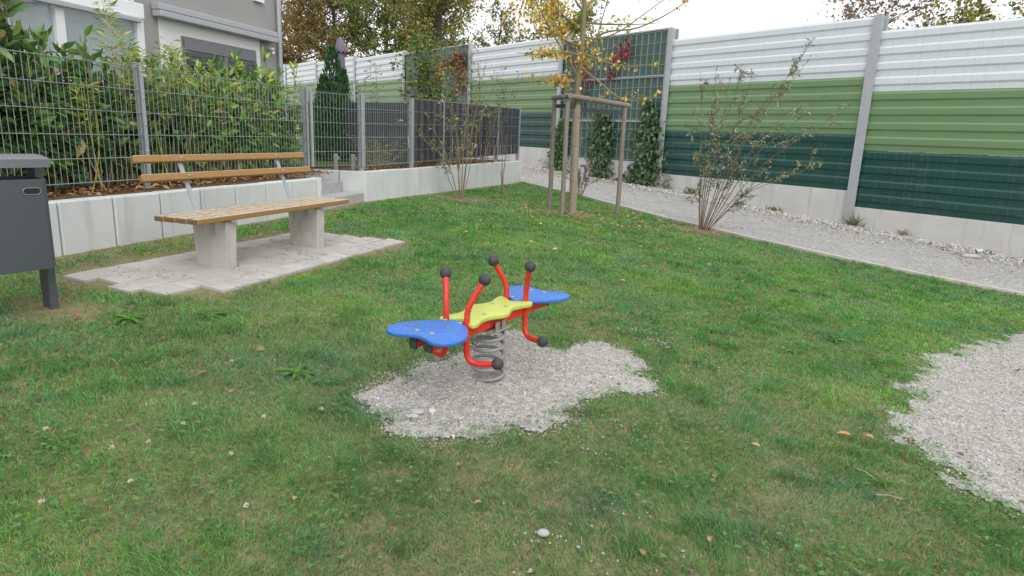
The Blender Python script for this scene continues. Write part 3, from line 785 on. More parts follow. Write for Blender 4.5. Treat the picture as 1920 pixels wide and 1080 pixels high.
bm = MB(); bm.tube([so_+np.array([*TD,0])*p[0]+np.array([0,0,1.])*p[1]+np.array([*TN,0])*.002 for p in sl_o+[sl_o[0]]], .003, 6, False); bm.build('slot_rim', M['bin_top'], body, True)
for a in (.02, TW-.01):
    bm = MB(); bm.box((*tp(a,-.01),zt+.385), (.022,.05,.465), axT); bm.build('post', M['bin'], tb, bevel=.004)
bm = MB(); bm.box((*tp(TW/2,-.01),zt+.25), (TW/2-.02,.05,.012), axT); bm.build('support_bracket', M['bin'], tb)
V = []; F = []
bm = MB(); prof = []
for i in range(9): 
    t = i/8*2-1; prof.append((t*.155, .895-.022*t*t))
fr2 = ((*tp(TW/2,.01),zt-.0),(*TN,0),(0,0,1),(*TD,0))
ol2 = [(x, z) for x, z in prof]+[(x*.97, z-.045) for x, z in prof[::-1]]
bm.prism(ol2, -TW/2-.002, TW/2+.002, fr2, .008); bm.build('hood', M['bin_top'], tb, True, angle=35)

# ------------------------------------------------------------------ leaves
def leaf_mesh(name, P, D, Nn, L, W, col, m, parent=None, fold=.18, droop=.25, jag=None):
    P = np.asarray(P, float); n = len(P); D = nrmz(np.asarray(D, float)); Sd = nrmz(np.cross(D, Nn)); Nn = np.cross(Sd, D)
    L = np.broadcast_to(L, n)[:, None]; W = np.broadcast_to(W, n)[:, None]
    def at(t, s_, up): return P+D*L*t+Sd*W*.5*s_+Nn*(W*fold*up-L*droop*t*t)
    V = np.stack([at(0,0,0), at(.30,-.92,1), at(.30,0,0), at(.30,.92,1), at(.66,-.80,1), at(.66,0,0), at(.66,.80,1), at(1,0,0)], 1)
    base = np.array([(0,3,2),(0,2,1),(3,6,5),(3,5,2),(2,5,4),(2,4,1),(6,7,5),(5,7,4)])
    F = (np.arange(n)[:, None, None]*8+base).reshape(-1, 3)
    C = np.repeat(np.broadcast_to(col, (n, 3)), 8, 0)
    return np_mesh(name, V.reshape(-1, 3), F, m, C, parent)
def quick_leaf(name, P, D, Nn, L, W, col, m, parent=None, droop=.15):
    P = np.asarray(P, float); n = len(P); D = nrmz(np.asarray(D, float)); Sd = nrmz(np.cross(D, Nn)); Nn = np.cross(Sd, D)
    L = np.broadcast_to(L, n)[:, None]; W = np.broadcast_to(W, n)[:, None]
    V = np.stack([P, P+D*L*.48-Sd*W*.5+Nn*L*.04, P+D*L-Nn*L*droop, P+D*L*.48+Sd*W*.5+Nn*L*.04], 1)
    F = (np.arange(n)[:, None, None]*4+np.array([(0,3,1),(3,2,1)])).reshape(-1, 3)
    C = np.repeat(np.broadcast_to(col, (n, 3)), 4, 0)
    return np_mesh(name, V.reshape(-1, 3), F, m, C, parent)
def rdir(n, zmin=-1, zmax=1):
    z = rng.uniform(zmin, zmax, n); a = rng.uniform(0, 2*np.pi, n); r_ = np.sqrt(1-z*z); return np.stack([r_*np.cos(a), r_*np.sin(a), z], 1)
def palette(cols, n, wts=None, var=.18):
    cols = np.array(cols); i = rng.choice(len(cols), n, p=None if wts is None else np.array(wts)/np.sum(wts))
    return np.clip(cols[i]*(1+rng.normal(0, var, (n, 1)))*(1+rng.normal(0, .06, (n, 3))), .004, 1)

def shoots(bases, tips, r0, r1, n=6, wob=.04):
    """curved stems from bases to tips -> list of point lists"""
    out = []
    for b, t in zip(bases, tips):
        b = np.array(b); t = np.array(t); L = np.linalg.norm(t-b); pts = []
        w1 = rng.normal(0, wob*L, 3); w1[2] *= .3
        for k in range(n+1):
            s_ = k/n; pts.append(b+(t-b)*s_+w1*math.sin(math.pi*s_)+np.array([0,0,.0]))
        out.append(pts)
    return out

# ------------------------------------------------------------------ hedge behind the fence: laurels and bamboos
def laurel(label, c, wx, wy, h, n_sh, cols, wts, leafL=.105, zb=.76, dens=1.0):
    """upright shoots with whorls of big leaves, filled through the crown"""
    t = thing('cherry_laurel', label, 'shrub', (*c, zb), 'laurel bushes of the hedge behind the mesh fence')
    c = np.array(c); bases = []; tips = []
    for i in range(n_sh):
        u = rng.uniform(-1, 1); v = rng.uniform(-1, 1)
        hh = h*(.48+.60*rng.uniform()**1.15)*(1-.10*abs(u))
        b = c+UA*u*wx*.75+NA*v*wy*.6; tp_ = c+UA*u*wx+NA*v*wy
        bases.append((*b, zb)); tips.append((*tp_, zb+hh))
    sh = shoots(bases, tips, 0, 0, 7, .03)
    bm = MB()
    for s_ in sh: bm.tube(s_, np.linspace(.010, .004, len(s_)), 5, False)
    bm.build('stem', M['stem'], t, True)
    P = []; D = []; Nn = []; LL = []
    for s_ in sh:
        s_ = np.array(s_); k = int(50*dens*h/1.4)
        for q in range(k):
            f = rng.uniform(.10, 1.0)**.72; i = min(int(f*(len(s_)-1)), len(s_)-2); fr_ = f*(len(s_)-1)-i
            p = s_[i]+(s_[i+1]-s_[i])*fr_; tg = nrmz(s_[i+1]-s_[i])
            a = rng.uniform(0, 2*np.pi); out = np.array([math.cos(a), math.sin(a), 0])
            if f < .9: d = nrmz(out*.7+rng.normal(0,.55,3)+np.array([0,0,rng.uniform(-.35,.75)]))
            else: d = nrmz(out*.8+np.array([0,0,rng.uniform(.5,1.5)]))
            P.append(p+out*.006+out*rng.uniform(0, .05)*(f < .85)); D.append(d); Nn.append(nrmz(out*rng.uniform(.2,1.1)+np.array([0,0,.7])+rng.normal(0, .35, 3)))
            LL.append(leafL*rng.uniform(.6, 1.25)*(1 if f < .9 else .8))
    P = np.array(P); n = len(P); LL = np.array(LL)
    # keep the leaves out of the fence plane except for the odd one poking through
    dist = (P[:,:2]-PA1)@NA; keep = (dist > .035) | (rng.uniform(size=n) < .05); P = P[keep]; D = np.array(D)[keep]; Nn = np.array(Nn)[keep]; LL = LL[keep]; n = len(P)
    col = palette(cols, n, wts, .22)
    hi_ = np.clip((P[:,2]-zb)/h, 0, 1)[:, None]; young = (rng.uniform(size=(n,1)) < .55*hi_**3)
    col = np.where(young, col*np.array([1.9,1.75,1.2]), col)
    leaf_mesh('foliage', P, D, Nn, LL, LL*rng.uniform(.34,.46,n), np.clip(col,0,.5), M['leaf_gloss'], t, .16, .22)
    return t
DK = [(.060,.135,.042),(.085,.18,.05),(.13,.23,.06),(.24,.29,.08),(.40,.31,.09)]
MD = [(.095,.21,.045),(.135,.28,.055),(.18,.34,.065),(.26,.38,.08),(.40,.34,.08)]
hs2 = lambda s_, o: tuple(PA1+UA*s_+NA*o)
laurel('tall cherry laurel at the far left of the hedge, rising above the fence', hs2(-1.36,.40), .58, .30, 2.05, 56, DK, [4,4,3,1,.3], .15)
laurel('dark cherry laurel with long loose top shoots left of the first visible fence post', hs2(-.55,.36), .55, .28, 1.24, 52, DK, [4,4,3,1.2,.4], .145)
laurel('dark low cherry laurel half hidden by bamboo at the first visible post', hs2(.35,.36), .55, .26, 1.15, 52, DK, [3,4,4,1,.4], .13)
laurel('mid green cherry laurel in front of the dark window', hs2(1.3,.42), .52, .30, 1.26, 50, MD, [3,4,3,1,.4], .125)
laurel('bright green cherry laurel at the right end of the hedge beside the gate', hs2(2.16,.34), .48, .28, 1.42, 54, MD, [2,4,4,2,.5], .125)
laurel('shaded cherry laurel further back, filling the hedge behind the litter bin', hs2(-2.6,.42), .6, .32, 1.75, 40, DK, [4,4,3,1,.3], .15)

def bamboo(label, c, h, n_c, spread, zb=.76, col=None):
    t = thing('bamboo', label, 'bamboo', (*c, zb), 'bamboo clumps in the hedge')
    c = np.array(c); bs = [(*(c+rng.normal(0, .08, 2)), zb) for _ in range(n_c)]
    ts = [(b[0]+rng.normal(0, spread), b[1]+rng.normal(0, spread), zb+h*rng.uniform(.75, 1.05)) for b in bs]
    sh = shoots(bs, ts, 0, 0, 9, .05); bm = MB()
    for s_ in sh: bm.tube(s_, np.linspace(.0052, .0015, len(s_)), 6, False)
    P = []; D = []
    for s_ in sh:
        s_ = np.array(s_)
        for q in range(110):
            f = rng.uniform(.42, 1)**.75; i = min(int(f*(len(s_)-1)), len(s_)-2); p = s_[i]+(s_[i+1]-s_[i])*(f*(len(s_)-1)-i)
            a = rng.uniform(0, 2*np.pi); o_ = np.array([math.cos(a), math.sin(a), rng.uniform(-.1,.6)])
            P.append(p+o_*rng.uniform(.0, .13)*(1.1-f*.6)); D.append(nrmz(o_+np.array([0,0,rng.uniform(-.5,.6)])))
    bm.build('cane', M['bamboo_cane'], t, True)
    n = len(P); LL = rng.uniform(.06, .13, n)
    P = np.array(P); D = np.array(D); k = (P[:,:2]-PA1)@NA > .03; P, D, LL = P[k], D[k], LL[k]; n = len(P)
    quick_leaf('foliage', P, D, rdir(n, .2, 1), LL, LL*.15, palette([(.20,.32,.06),(.30,.40,.075),(.40,.42,.09),(.50,.36,.10)], n, [4,4,2,1]), M['leaf'], t, .2)
bamboo('loose yellow green bamboo with thin tops standing before the sun room', hs2(-.22,.30), 1.66, 4, .15)
bamboo('bushy bamboo tuft directly left of the dark window', hs2(.62,.33), 1.40, 5, .13)
bamboo('bamboo tuft rising in front of the middle of the window', hs2(1.12,.34), 1.30, 5, .11)
bamboo('single leaning yellow bamboo cane just right of the first visible fence post', hs2(.22,.10), 1.35, 2, .16)
bamboo('golden bamboo culms low behind the mesh between bin and bench', hs2(-.45,.16), 1.0, 4, .10)
# ------------------------------------------------------------------ garden plants
def cone_conifer(label, c, h, r_, zb, n=13000):
    t = thing('columnar_conifer', label, 'conifer', (*c, zb)); bm = MB(); bm.tube([(*c,zb-.02),(*c,zb+h*.8)], [.03,.008], 7); bm.build('trunk', M['bark_dark'], t, True)
    sp = [(0,0,1),(.16,.05,.80),(-.17,.04,.74),(.08,-.15,.66),(-.10,-.12,.58)]
    P = []; D = []
    for q in range(n):
        ox, oy, hh = sp[rng.integers(0, 5)]; f = rng.uniform()**1.15; rr = (r_*.55)*(1-f)**.55*(.85+.15*math.sin(9*f+ox*30))*math.sqrt(rng.uniform(.25,1)); a = rng.uniform(0, 2*np.pi)
        p = np.array([c[0]+ox*(.4+.6*f)*1.0+rr*math.cos(a), c[1]+oy*(.4+.6*f)+rr*math.sin(a), zb+.04+f*h*hh]); P.append(p); D.append((math.cos(a)*.35, math.sin(a)*.35, 1))
    quick_leaf('foliage', P, np.array(D)+rng.normal(0,.18,(n,3)), rdir(n), rng.uniform(.06,.13,n), rng.uniform(.018,.034,n), palette([(.035,.095,.042),(.055,.13,.052),(.08,.17,.06)], n, None, .2), M['leaf'], t, .05)
cone_conifer('dark green columnar conifer with several pointed tips behind the wire gate', (-3.26,11.9), 1.85, .62, .80)
cone_conifer('small pointed conifer tip poking above the laurels before the window', hs2(1.75,1.2), 1.30, .3, .78, 1400)

def wispy(name, label, cat, c, h, zb, n_st, cols, wts, spread=.14, n_l=60, LL=(.05,.09), wr=.34, lo=.25, base_r=.04, group=None, stem='stem', r0=.008):
    t = thing(name, label, cat, (*c, zb), group); c = np.array(c)
    bs = [(*(c+rng.normal(0, base_r, 2)), zb-.02) for _ in range(n_st)]
    ts = [(c[0]+rng.normal(0, spread), c[1]+rng.normal(0, spread), zb+h*rng.uniform(.72, 1.0)) for _ in range(n_st)]
    sh = shoots(bs, ts, 0, 0, 8, .05); bm = MB(); P = []; D = []
    for s_ in sh:
        bm.tube(s_, np.linspace(r0, .002, len(s_)), 5, False); s_ = np.array(s_)
        for q in range(n_l):
            f = rng.uniform(lo, 1); i = min(int(f*(len(s_)-1)), len(s_)-2); p = s_[i]+(s_[i+1]-s_[i])*(f*(len(s_)-1)-i)
            a = rng.uniform(0, 2*np.pi); o_ = np.array([math.cos(a), math.sin(a), rng.uniform(-.3,.5)]); P.append(p+o_*rng.uniform(.01, .09)); D.append(o_)
    bm.build('stem', M[stem], t, True); n = len(P); L_ = rng.uniform(*LL, n)
    quick_leaf('foliage', P, D, rdir(n, .1, 1), L_, L_*wr, palette(cols, n, wts), M['leaf'], t, .3); return t
YG = [(.15,.22,.06),(.24,.27,.08),(.34,.28,.08),(.24,.16,.08)]
G1 = 'tall thin garden shoots in front of the barrier'
wispy('garden_shrub', 'thin leafy shoot close right of the purple parasol', 'shrub', (-2.98,13.0), 1.85, .82, 2, YG, [4,3,2,1], .07, 55, group=G1)
wispy('garden_shrub', 'leafier middle shoot of the row right of the purple parasol', 'shrub', (-2.68,13.3), 1.95, .82, 3, YG, [4,3,2,1], .09, 60, group=G1)
wispy('garden_shrub', 'rightmost thin shoot of the row right of the purple parasol', 'shrub', (-2.25,13.5), 1.75, .82, 2, YG, [3,3,3,1], .07, 50, group=G1)
wispy('garden_shrub', 'bare reddish twiggy shoots left of the dark conifer', 'shrub', (-4.25,13.4), 1.95, .82, 5, [(.12,.07,.05),(.16,.10,.06)], [1,1], .22, 16, (.03,.05), group=G1)
wispy('leafy_shrub', 'bushy green and yellow shrub with stakes behind the slatted fence', 'shrub', (-1.62,12.9), 2.4, .80, 30, [(.07,.15,.035),(.11,.20,.045),(.20,.26,.06),(.55,.36,.05)], [5,5,2,1.2], .36, 110, (.06,.105), .5, .12, .14)
wispy('flowering_shrub', 'pale green shrub with purple blooms behind the slatted fence', 'shrub', (-.72,13.55), 2.0, .80, 12, [(.12,.17,.10),(.17,.21,.13),(.10,.13,.06)], None, .32, 50, (.05,.09), .28, .2, .12)
wispy('grass_clump', 'dry ornamental grass clump inside the open wire bay of the slatted fence', 'grass clump', (-2.22,10.72), .40, .78, 14, [(.20,.24,.07),(.15,.22,.05),(.33,.27,.09)], None, .26, 14, (.10,.2), .06, .1, .08)
wispy('grass_clump', 'thin green and yellow stalks just behind the gate hinge post', 'grass clump', (-2.20,10.35), .55, .78, 10, [(.18,.26,.07),(.36,.30,.09),(.12,.20,.05)], None, .22, 14, (.08,.18), .07, .15, .1)
for lb, (x, y), h in (('pale wooden garden stake in the bushy shrub, right of the pair', (-1.50,13.3), 1.75), ('shorter pale wooden garden stake left of the taller one in the shrub', (-1.72,13.2), 1.50)):
    bm = MB(); bm.box((x,y,.78+h/2), (.022,.016,h/2)); tag(bm.build('garden_stake', stake_wood('pale_stake', (.50,.42,.32), (.62,.54,.43)), bevel=.003), lb, 'stake')
# closed parasol
px_, py_ = -3.60,13.75
pr = thing('closed_parasol', 'closed purple garden parasol standing behind the conifer', 'parasol', (px_,py_,.8))
bm = MB(); bm.tube([(px_,py_,.8),(px_,py_,3.12)], .02, 10); bm.build('pole', M['galv'], pr, True)
cloth = mat('purple_cloth', (.185,.155,.215), .85, 0, .2); bm = MB(); vs = []; fs = []; n = 36
prof = [(3.14,.012),(3.12,.03),(3.05,.07),(2.95,.095),(2.86,.122),(2.845,.118),(2.86,.07),(2.6,.078),(2.3,.085),(2.0,.075),(1.75,.06)]
for z, r_ in prof:
    for k in range(n):
        a = 2*math.pi*k/n; rr = r_*(1+.16*math.cos(8*a)*(1 if z < 3.1 else 0)); vs.append((px_+rr*math.cos(a), py_+rr*math.sin(a), z+(.018*math.cos(8*a) if abs(z-2.853) < .02 else 0)))
for i in range(len(prof)-1):
    for k in range(n): k2 = (k+1) % n; fs.append((i*n+k, (i+1)*n+k, (i+1)*n+k2, i*n+k2))
bm.add(vs, fs); bm.build('canopy', cloth, pr, True, angle=80)

# ------------------------------------------------------------------ background trees
def bg_tree(label, s_, off, h, r_, cols, wts, n_leaf=9000, leaf=.22, base=.30, thin=1.0, nb_=70, seed=0, barkm='bark_dark', group='trees behind the barrier', name='tree', squash=1.0):
    g = np.random.default_rng(seed); p0 = BA+BW*s_-BN*off; zb = gzs(*p0)
    t = thing(name, label, 'tree', (*p0, zb), group); bm = MB()
    lean = g.normal(0, .03, 2)*h; trunk = [(p0[0]+lean[0]*k/8+g.normal(0,.05), p0[1]+lean[1]*k/8+g.normal(0,.05), zb-.2+h*.93*k/8) for k in range(9)]
    bm.tube(trunk, np.linspace(.018*h, .003*h, 9), 8, False); tips = []
    for i in range(nb_):
        f = g.uniform(base, .98); q = f*8; k = min(int(q), 7); b = np.array(trunk[k])+(np.array(trunk[k+1])-np.array(trunk[k]))*(q-k)
        a = g.uniform(0, 2*np.pi); prof = math.sin(math.pi*min(1, (1-f)/(1-base)*.82+.16))**.7
        L = r_*prof*g.uniform(.55, 1.1); up = g.uniform(.25, .9)
        e = b+np.array([math.cos(a)*L, math.sin(a)*L, L*up]); m = (b+e)/2+np.array([0,0,-.08*L])+g.normal(0,.05*L,3)
        rr = .006*h*(1-f*.75); bm.tube([b, m, e], [rr, rr*.6, rr*.2], 5, False); tips.append((m, e, L))
        for q2 in range(4):
            o = m+(e-m)*g.uniform(0,1); e2 = o+nrmz(g.normal(0,1,3)+(e-b)/L*.8)*L*g.uniform(.25,.5); bm.tube([o, e2], [rr*.35, rr*.12], 4, False); tips.append((o, e2, L*.5))
    bm.build('trunk', M[barkm], t, True)
    idx = g.integers(0, len(tips), n_leaf); A = np.array([x[0] for x in tips])[idx]; B = np.array([x[1] for x in tips])[idx]; LL = np.array([x[2] for x in tips])[idx][:, None]
    P = A+(B-A)*g.uniform(.1, 1.08, (n_leaf,1))+g.normal(0, 1, (n_leaf,3))*np.clip(.10*LL+.06, .06, .30)*thin
    ci = g.choice(len(cols), n_leaf, p=np.array(wts)/np.sum(wts)); tint = g.normal(0, .25, len(tips))[idx][:, None]
    C = np.clip(np.array(cols)[ci]*(1+tint+g.normal(0,.15,(n_leaf,1))), .008, 1)
    L_ = leaf*g.uniform(.6, 1.2, n_leaf)
    D = nrmz(g.normal(0, 1, (n_leaf,3))+np.array([0,0,-.35])); quick_leaf('crown', P, D, nrmz(g.normal(0,1,(n_leaf,3))), L_, L_*.55, C, M['leaf'], t, .15)
OL = [(.17,.20,.045),(.24,.24,.06),(.31,.28,.07),(.28,.21,.07)]
RB = [(.28,.18,.07),(.32,.23,.09),(.20,.19,.05),(.35,.19,.10)]
GR = [(.11,.18,.04),(.16,.23,.05),(.22,.27,.06),(.32,.27,.07)]
bg_tree('russet brown tree right beside the house corner', 52, 6.0, 16.0, 4.2, RB, [4,3,3,1], 22000, .26, .06, 1.1, 100, 1)
bg_tree('reddish brown tree just left of the closed parasol, behind the barrier', 44.0, 6.5, 15.0, 3.8, RB, [3,3,4,1], 22000, .25, .06, 1.1, 100, 5)
bg_tree('tall olive tree between the russet trees and the dense green one', 37.0, 7.0, 14.0, 3.3, GR, [3,4,3,2], 22000, .24, .06, 1.1, 100, 2)
bg_tree('broad dense olive green tree right of the purple parasol', 31.5, 6.0, 12.0, 3.7, GR, [4,4,3,1.5], 30000, .22, .06, 1.15, 130, 3)
bg_tree('light loose tree with sky showing through, right of the dense olive tree', 26.6, 5.5, 10.2, 2.6, OL, [3,4,3,1], 10500, .19, .06, 1.0, 90, 4)
bg_tree('slim sparse grey green tree left of the yellow leaved sapling', 20.8, 5.0, 7.6, 1.1, [(.22,.24,.09),(.28,.28,.11),(.18,.19,.06)], [3,3,2], 3800, .16, .06, .9, 70, 6)
bg_tree('bushy olive tree behind the barrier under the yellow sapling crown', 16.2, 5.5, 7.0, 2.1, OL, [4,4,2,1], 13000, .17, .06, 1.0, 90, 7)
bg_tree('faint low tree crown peeping over the barrier behind the mesh panel', 12.4, 5.0, 5.7, 1.4, OL, [4,4,2,1], 2300, .15, .06, .9, 50, 8)
bg_tree('sparse purple brown tree behind the tallest grey post on the right', 2.6, 6.0, 6.2, 1.9, [(.26,.20,.15),(.20,.19,.10),(.30,.20,.16)], [3,2,2], 3800, .13, .3, 1.0, 90, 9)
bg_tree('yellow and green tree rising over the barrier at the upper right corner', -.1, 6.5, 5.8, 1.7, [(.18,.22,.05),(.34,.29,.06),(.46,.32,.07),(.12,.17,.04)], [3,3,2,3], 7500, .14, .25, 1.0, 90, 10)
bg_tree('small brown twiggy bush between the two right hand trees', 1.25, 6.0, 4.75, .9, [(.34,.20,.10),(.26,.19,.09)], [1,1], 1500, .12, .4, .9, 40, 11)
bg_tree('thin bare twigs just above the barrier near its middle post', 4.9, 5.5, 5.0, .7, [(.22,.17,.13),(.26,.22,.15)], [1,1], 260, .11, .5, .9, 22, 12)

# ------------------------------------------------------------------ young staked tree
ST = [(.581,11.20),(.75,10.55),(1.767,11.37)]; TR = np.array([.935,10.78])
tg_ = thing('tree_support', 'weathered three post timber stake frame around the young tree', 'tree stakes', (.95,11.0,gzs(.95,11)))
tops = []
for (x, y), h in zip(ST, (1.77,1.80,1.79)):
    z = gzs(x, y); bm = MB(); pts = [(x+.004*math.sin(k), y, z-.1+(h+.1)*k/6) for k in range(7)]
    bm.tube(pts, .038*np.array([1,1.03,.99,1.02,.98,1,.99]), 14); bm.build('post', M['stake'], tg_, True); tops.append(np.array([x, y, z+h+.035]))
zz_ = max(t[2] for t in tops)
for i, j in ((0,1),(1,2)):
    a, b = tops[i].copy(), tops[j].copy(); d = nrmz(b-a); bm = MB(); bm.tube([a-d*.09, a+(b-a)*.33, a+(b-a)*.66, b+d*.10], [.04,.043,.041,.04], 12); bm.build('rail', M['stake'], tg_, True)
for i in range(3):
    a = tops[i]+np.array([0,0,-.13]); b = np.array([TR[0], TR[1], a[2]]); d = nrmz(b-a); n = np.array([-d[1], d[0], 0]); bm = MB()
    bm.box((a+b)/2, (np.linalg.norm(b-a)/2,.004,.03), (d, n, (0,0,1))); bm.build('tie_strap', M['strap'], tg_)
zt_ = gzs(*TR)
yt = thing('young_tree', 'young staked tree with sparse yellow autumn leaves and a wrapped trunk', 'tree', (*TR, zt_))
def tw(dx, z, dy=0): return (TR[0]+dx, TR[1]+dy, zt_+z)
trunk = [tw(0,-.1),tw(0,.6),tw(-.015,1.3),tw(-.03,1.9),tw(-.02,2.15),tw(.0,2.5),tw(.0,3.2),tw(-.02,4.0),tw(.02,5.0),tw(0,6.0)]
bm = MB(); bm.tube(smooth_open(trunk, 4), np.interp(np.arange(37), [0,14,20,36], [.052,.05,.042,.014]), 12, False); tk = bm.build('trunk', M['bark_young'], yt, True)
bm = MB(); bm.tube([tw(0,-.02),tw(0,.5),tw(-.012,1.1),tw(-.025,1.72)], [.068,.064,.064,.061], 16)
for z in (.55,1.1,1.55): bm.tube([tw(-.012,z-.006),tw(-.012,z+.006)], [.070,.070], 16)
bm.build('trunk_wrap', M['mat'], tk, True, angle=50)
bm = MB(); bm.box(tw(.015,1.97,-.052), (.018,.004,.018)); bm.build('tag', whitew, tk)
# main boughs: (start height, [(dx, z, dy), ...]); dx to the right as seen from the lawn
BR = [(2.12,[(-.22,2.4,-.1),(-.52,2.82,-.2),(-.85,3.35,-.35),(-1.05,3.9,-.4)]),(2.05,[(.12,2.3,.05),(.22,2.7,.1),(.36,3.3,.1),(.55,4.1,.2)]),
      (2.45,[(-.25,2.48,-.2),(-.6,2.42,-.3),(-1.0,2.42,-.45)]),(2.2,[(-.25,2.12,.2),(-.5,2.1,.3)]),(2.75,[(.25,2.75,.2),(.62,2.9,.35),(1.15,3.3,.5),(1.75,3.75,.6)]),
      (2.5,[(.3,2.78,-.2),(.8,2.86,-.3),(1.35,3.15,-.35),(1.65,3.45,-.4)]),(2.5,[(.28,2.38,-.25),(.55,2.3,-.4),(1.0,2.32,-.5)]),(2.3,[(.3,2.05,-.2),(.62,1.82,-.35),(.95,1.82,-.4),(1.15,1.92,-.4)]),
      (2.85,[(-.35,3.1,.2),(-.75,3.45,.3),(-1.0,3.6,.4)]),(3.1,[(-.18,3.3,-.1),(-.4,3.8,-.2),(-.5,4.3,-.2)]),(3.15,[(.2,3.35,.1),(.36,3.7,.1),(.4,4.2,.2)]),(3.3,[(-.25,3.5,.2),(-.35,4.0,.3)]),
      (2.95,[(.4,3.0,.4),(.9,3.05,.6),(1.3,3.1,.7)]),(2.6,[(-.3,2.75,.3),(-.55,3.1,.4),(-.75,3.5,.5)]),(3.6,[(-.2,3.9,.1),(-.4,4.6,.2)]),(3.7,[(.25,3.95,0),(.5,4.5,.1)])]
P = []; Dn = []; Cc = []
YL = [(.68,.44,.08),(.74,.54,.11),(.58,.31,.08),(.46,.47,.12),(.30,.38,.10)]
bm = MB()
for bi, (z0, pts) in enumerate(BR):
    xs0 = np.interp(z0, [1.9,2.5,3.2,4], [-.03,0,0,-.02]); L3 = smooth_open([tw(xs0, z0)]+[tw(x, z, y) for x, z, y in pts], 5); m = len(L3)
    bm.tube(L3, np.linspace(.020, .004, m), 7, False)
    subs = [L3]
    for k in range(5):
        i = rng.integers(m//3, m); b = np.array(L3[i]); e = b+nrmz(rng.normal(0,1,3)*np.array([1,1,.6])+np.array([0,0,.2]))*rng.uniform(.15,.42); mm = (b+e)/2+np.array([0,0,.03])
        bm.tube([b, mm, e], [.005,.0035,.002], 5, False); subs.append([b, mm, e])
    dens = 1.45 if pts[-1][0] < -.3 else (.38 if pts[-1][0] > 1 else .5)
    for si, sb in enumerate(subs):
        nl = int((22 if si == 0 else 13)*dens)
        for q in range(nl):
            f = rng.uniform(.25 if si == 0 else .2, 1)*(len(sb)-1); i = min(int(f), len(sb)-2); p = np.array(sb[i])+(np.array(sb[i+1])-np.array(sb[i]))*(f-i)
            P.append(p+rng.normal(0,.02,3)+np.array([0,0,-.02])); Dn.append(nrmz(rng.normal(0,.6,3)+np.array([0,0,-.75])))
            Cc.append(np.array(YL[rng.choice(5, p=[.34,.22,.16,.18,.10])])*rng.uniform(.75,1.2))
bm.build('limbs', M['bark_young'], tk, True)
# dense yellow cluster at the upper left of the crown and a tuft at the fork
for (dx, z, dy), n_, sg in (((-.80,3.35,-.3),230,(.22,.22,.25)),((-.62,3.0,-.25),110,(.22,.2,.12)),((-.95,2.95,-.35),50,(.15,.2,.08)),((.02,2.42,-.08),46,(.12,.1,.08)),((.1,2.62,-.1),40,(.16,.12,.1)),((-.55,2.5,-.3),46,(.14,.15,.06)),((-.5,2.12,.2),55,(.2,.15,.05))):
    for q in range(n_):
        P.append(np.array(tw(dx, z, dy))+rng.normal(0,1,3)*np.array(sg)); Dn.append(nrmz(rng.normal(0,.6,3)+np.array([0,0,-.7]))); Cc.append(np.array(YL[rng.choice(5, p=[.34,.24,.14,.18,.10])])*rng.uniform(.75,1.2))
n = len(P); L_ = rng.uniform(.042,.078,n)
leaf_mesh('crown', P, Dn, rdir(n), L_, L_*.72, np.array(Cc), M['leaf'], yt, .15, .1)

# ------------------------------------------------------------------ shrubs on the lawn
def shrub(label, c, stems, n_side, leafn, cols, wts, LL, wr, flowers=0, spikes=0, name='shrub', r0=.011, lo=.35, side=.35, fl=None, zo=0, cat='shrub', group=None, smat='stem'):
    zb = gzs(*c)+zo; t = thing(name, label, cat, (*c, zb), group); bm = MB(); P = []; D = []; FP = []; SP = []
    for dx, dy, h in stems:
        b = np.array([c[0]+dx*.06, c[1]+dy*.06, zb-.03]); e = np.array([c[0]+dx, c[1]+dy, zb+h]); m = b+(e-b)*.5+np.array([-dx*.10, -dy*.10, .06*h])+rng.normal(0,.03,3)
        L3 = smooth_open([b, b+(m-b)*.5+rng.normal(0,.015,3), m, m+(e-m)*.5+rng.normal(0,.02,3), e], 4); k = len(L3)
        bm.tube(L3, np.linspace(r0, .0022, k), 6, False); subs = [L3]
        for q in range(n_side):
            i = rng.integers(int(k*lo), k-1); b2 = np.array(L3[i]); dirv = nrmz(nrmz(e-b)*.9+rng.normal(0,.5,3)); e2 = b2+dirv*rng.uniform(.3,1)*side; mm = (b2+e2)/2+rng.normal(0,.012,3)
            bm.tube([b2, mm, e2], [.0045,.003,.0015], 5, False); subs.append([b2, mm, e2])
        for sb in subs:
            for q in range(leafn):
                f = rng.uniform(.3,1)*(len(sb)-1); i = min(int(f), len(sb)-2); p = np.array(sb[i])+(np.array(sb[i+1])-np.array(sb[i]))*(f-i)
                if (p[2]-zb)/1.6 < lo*.55: continue
                P.append(p); D.append(nrmz(rng.normal(0,.7,3)+np.array([0,0,-.1])))
            tip = np.array(sb[-1]); dr = nrmz(tip-np.array(sb[-2]))
            if rng.uniform() < spikes: SP.append((tip, dr))
            elif rng.uniform() < flowers: FP.append((tip, dr))
    bm.build('stems', M[smat], t, True); n = len(P)
    if n: L_ = rng.uniform(*LL, n); quick_leaf('foliage', P, D, rdir(n, .1, 1), L_, L_*wr, palette(cols, n, wts), M['leaf'], t, .25)
    for nm, lst, colr in (('seed_heads', SP, [(.07,.05,.04),(.10,.075,.05)]), ('flowers', FP, fl or [(.16,.03,.30),(.22,.06,.36)])):
        if lst:
            p = []; d_ = []
            for tip, dr in lst:
                ln = rng.uniform(.05,.11)
                for q in range(26): p.append(tip+dr*ln*rng.uniform(-.2,1)+rng.normal(0,.007,3)); d_.append(nrmz(rng.normal(0,1,3)+dr*.5))
            quick_leaf(nm, p, d_, rdir(len(p)), .016, .010, palette(colr, len(p)), M['petal'], t)
    return t
BUD = [(.20,.25,.14),(.28,.31,.20),(.15,.19,.08),(.34,.35,.24),(.38,.33,.10)]
